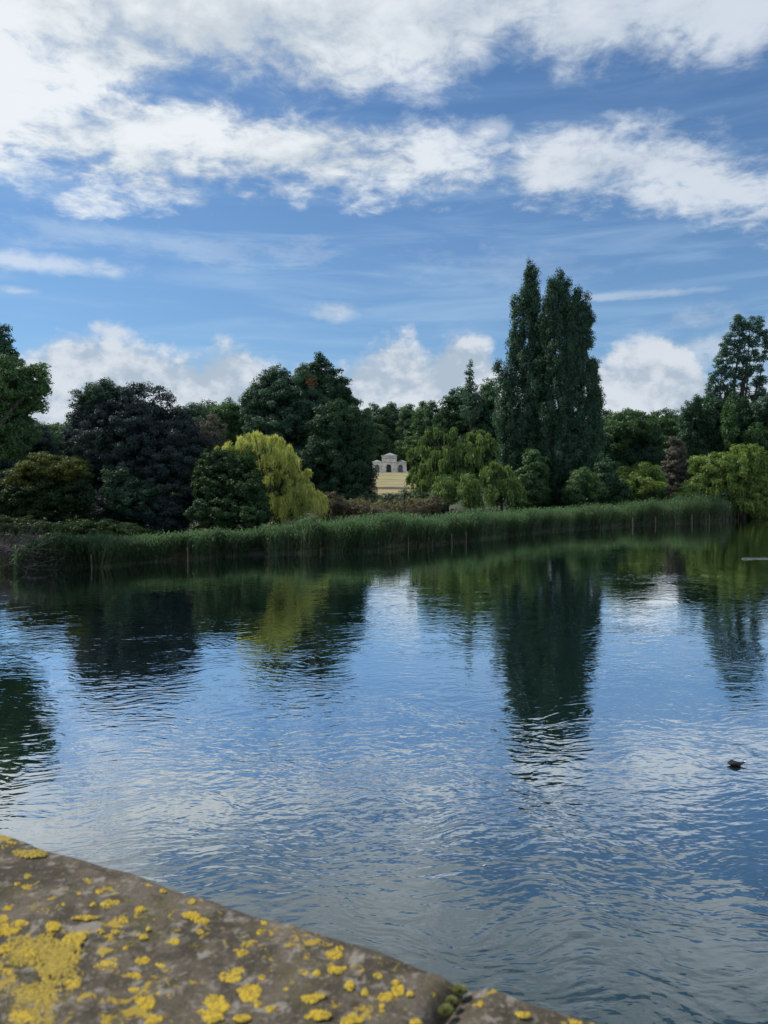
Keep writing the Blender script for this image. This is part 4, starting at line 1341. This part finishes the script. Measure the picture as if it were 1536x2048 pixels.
# mortar, wall body and deck
ta, tb_ = tj - 1.25 - 7 * 1.256, tj + 1.2 + 4 * 1.256
def prism(s0, s1, z0, z1, name, mat, parent, t0=ta, t1=tb_):
    mb = MB()
    mb.add([pw3(t0, s0, z0), pw3(t1, s0, z0), pw3(t1, s1, z0), pw3(t0, s1, z0), pw3(t0, s0, z1), pw3(t1, s0, z1), pw3(t1, s1, z1), pw3(t0, s1, z1)],
           [(0, 3, 2, 1), (4, 5, 6, 7), (0, 1, 5, 4), (1, 2, 6, 5), (2, 3, 7, 6), (3, 0, 4, 7)])
    return mb.build(name, mat, parent)
prism(.05, WID - .05, 3.4, ZP - .195, 'parapet_wall', M['stone'], par)
prism(.012, WID - .012, ZP - .18, ZP - .016, 'mortar', M['stone'], par, tj - .03, tj + .03)
dk = prism(.02, 9, 2.7, 3.39, 'bridge_deck', M['paving'], None)
props(dk, kind='structure')
sp = prism(.06, 8.9, -2, 2.69, 'bridge_wall', M['stone'], None)
props(sp, kind='structure')

# yellow lichen crusts
LZ = [(55, 92, 30, 8), (130, 137, 80, 18), (112, 227, 14, 9), (352, 246, 20, 11), (110, 275, 26, 12), (218, 266, 34, 9), (258, 286, 22, 11), (280, 217, 14, 5), (155, 355, 40, 32), (455, 335, 38, 14), (565, 360, 24, 12),
      (500, 405, 22, 13), (600, 262, 28, 11), (665, 280, 18, 14), (775, 330, 14, 10), (775, 385, 46, 16), (815, 410, 36, 16), (1075, 410, 28, 14), (1145, 457, 33, 16), (1350, 545, 44, 25), (1357, 608, 36, 15), (580, 472, 20, 11),
      (708, 490, 21, 15), (808, 457, 18, 12), (30, 450, 46, 22), (80, 420, 44, 16), (215, 430, 35, 22), (15, 400, 20, 15), (350, 395, 60, 9), (405, 450, 16, 8), (465, 452, 16, 8), (20, 520, 25, 18), (200, 520, 80, 45),
      (300, 485, 50, 30), (250, 570, 70, 38), (110, 540, 36, 24), (440, 600, 48, 32), (540, 632, 40, 15), (575, 570, 33, 16), (650, 592, 22, 8), (815, 528, 42, 22), (855, 550, 20, 12), (980, 540, 30, 15), (805, 610, 25, 26),
      (930, 635, 55, 28), (1010, 690, 42, 28), (870, 740, 56, 40), (960, 610, 28, 13), (1098, 610, 18, 13), (1225, 620, 28, 15), (1280, 620, 20, 12), (1255, 722, 44, 18), (1415, 670, 18, 20), (690, 665, 20, 14),
      (740, 690, 40, 9), (590, 745, 37, 33), (630, 805, 36, 18), (690, 718, 20, 17), (300, 695, 46, 44), (150, 700, 85, 32), (190, 780, 55, 42), (90, 800, 60, 26), (30, 615, 22, 13), (420, 710, 46, 22), (980, 800, 40, 14), (860, 790, 56, 22),
      (70, 260, 14, 5), (160, 320, 12, 5), (320, 300, 10, 5), (255, 345, 14, 8), (30, 360, 22, 12), (400, 290, 14, 10), (380, 340, 10, 6), (520, 270, 10, 5), (470, 215, 14, 5), (885, 350, 10, 5), (980, 370, 14, 6), (1245, 460, 12, 8), (1320, 465, 14, 7),
      (1050, 455, 14, 10), (1150, 425, 14, 8), (600, 440, 8, 5), (1070, 560, 10, 6), (1240, 550, 18, 10), (1180, 660, 10, 12), (1155, 688, 12, 7), (1060, 640, 16, 12), (1045, 745, 14, 10), (1095, 765, 22, 10), (760, 660, 24, 5), (540, 690, 26, 12), (505, 520, 8, 5), (640, 705, 10, 6)]
LP = [(z[0] * .4948, 1640 + z[1] * .4945, z[2] * .4948, z[3] * .4945) for z in LZ]
LP += [(60, 1905, 40, 26), (48, 1992, 46, 22), (118, 1945, 34, 30), (30, 2030, 32, 18), (150, 2010, 28, 16), (215, 1935, 24, 16), (385, 1960, 26, 14), (500, 1990, 22, 14)]
LP += [(757.6, 1914.8, 10, 6), (757, 1952, 10, 6), (795, 1982, 14, 11), (771, 1994, 18, 9), (831, 2043, 12, 6), (1155, 2037, 24, 12), (1048, 2030, 14, 5), (703, 1971, 6, 9), (792, 1965, 9, 4), (820, 1988, 5, 5), (863, 1946, 4, 3), (730, 1985, 5, 8), (960, 2008, 5, 4), (764, 2012, 5, 4), (700, 2040, 22, 10), (640, 2030, 26, 10)]
rg = np.random.default_rng(77)
for li, (lx, ly, rx, ry) in enumerate(LP):
    c = onz(lx, ly, ZP)
    area = rx * ry
    if area > 550: rx, ry = rx * 1.22, ry * 1.22
    nd = int(12 + min(area, 300) * .62 + max(0, area - 300) * .22)
    fade = .55 if area > 700 else .8
    if rx > 33: fade = .30
    V, F, T = [], [], []
    # lobed outline: a few sub-centres
    nsub = 1 + int(area / 110)
    subs = [(0, 0, .8)] + [(rg.uniform(-.95, .95), rg.uniform(-.95, .95), rg.uniform(.2, .45)) for _ in range(nsub)]
    sizes = np.array([s_[2] ** 2 for s_ in subs]); sizes /= sizes.sum()
    for _ in range(nd):
        sx_, sy_, sr_ = subs[rg.choice(len(subs), p=sizes)]
        q = rg.uniform(0, 2 * math.pi); r_ = math.sqrt(rg.random()) * sr_
        if area > 900 and rg.random() < .25: r_ *= 1.4
        w = onz(lx + (sx_ + r_ * math.cos(q)) * rx, ly + (sy_ + r_ * math.sin(q)) * ry, ZP)
        s_ = float(np.dot(w - e0, -en))
        if s_ < .004: continue
        rr = rg.uniform(.0007, .0024) * (1.15 if area > 300 else .9)
        zz = ZP + .0013 + rg.uniform(0, .0006)
        b0 = len(V)
        nk = 7
        ph = rg.uniform(0, 6)
        V.append((w[0], w[1], zz + .0003))
        for kk in range(nk):
            a_ = ph + 2 * math.pi * kk / nk
            r2 = rr * rg.uniform(.65, 1.25)
            V.append((w[0] + r2 * math.cos(a_), w[1] + r2 * math.sin(a_), zz - .0022))
        for kk in range(nk):
            F.append((b0, b0 + 1 + kk, b0 + 1 + (kk + 1) % nk))
            T.append(np.clip(fade + rg.uniform(-.35, .35), 0, 1))
    if F:
        o = mesh_obj('lichen_patch', V, np.array(F), M['lichen'], par, tint=np.array(T), smooth=True)

# moss cushions in the joint
for (mx, my, mr, lab) in [(920, 1972, 12, 'largest moss cushion, at the outer end of the joint between two coping stones'), (903, 1993, 8, 'smallest moss cushion in the middle of the coping joint'), (892, 2012, 12, 'moss cushion nearest the bottom edge of the picture in the coping joint')]:
    c = onz(mx, my + 9, ZP)
    dist = math.hypot(c[1], CAMZ - ZP)
    r_ = mr * .74 * dist / FPX
    n = 1500
    d_ = unit(n, rg); d_[:, 2] = np.abs(d_[:, 2])
    pos_ = c + d_ * r_ * np.array([1.05, .95, .42]) * rg.uniform(.75, 1.12, (n, 1))
    s_ = np.full(n, .0016) * rg.uniform(.6, 1.3, n)
    V = quads(pos_, norm(np.cross(d_, unit(n, rg))), s_ * 1.4, s_ * .4, norm(d_ + .5 * unit(n, rg)), rg)
    m2 = MB()
    # solid heart of the cushion
    pts = []
    V0 = len(V)
    core = []
    nf = 10
    rings = [(0.0, 1.0), (.45, .88), (.75, .6), (.9, .25)]
    for (z_, q_) in rings:
        for kk in range(nf):
            a_ = 2 * math.pi * kk / nf
            core.append((c[0] + r_ * .9 * q_ * math.cos(a_), c[1] + r_ * .9 * q_ * math.sin(a_), c[2] + r_ * .34 * z_ - .001))
    V = np.concatenate([V, np.array(core)])
    Fq = [tuple(range(i * 4, i * 4 + 4)) for i in range(n)]
    for i in range(3):
        for kk in range(nf):
            Fq.append((V0 + i * nf + kk, V0 + i * nf + (kk + 1) % nf, V0 + (i + 1) * nf + (kk + 1) % nf, V0 + (i + 1) * nf + kk))
    Fq.append(tuple(V0 + 3 * nf + kk for kk in range(nf)))
    tn = np.concatenate([np.clip(rg.random(n) * .5 + d_[:, 2] * .5, 0, 1), np.full(len(Fq) - n, .75)])
    o = mesh_obj('moss_cushion', V, Fq, M['moss'], tint=tn, origin=c)
    props(o, lab, 'moss', 'moss cushions in the coping joint')
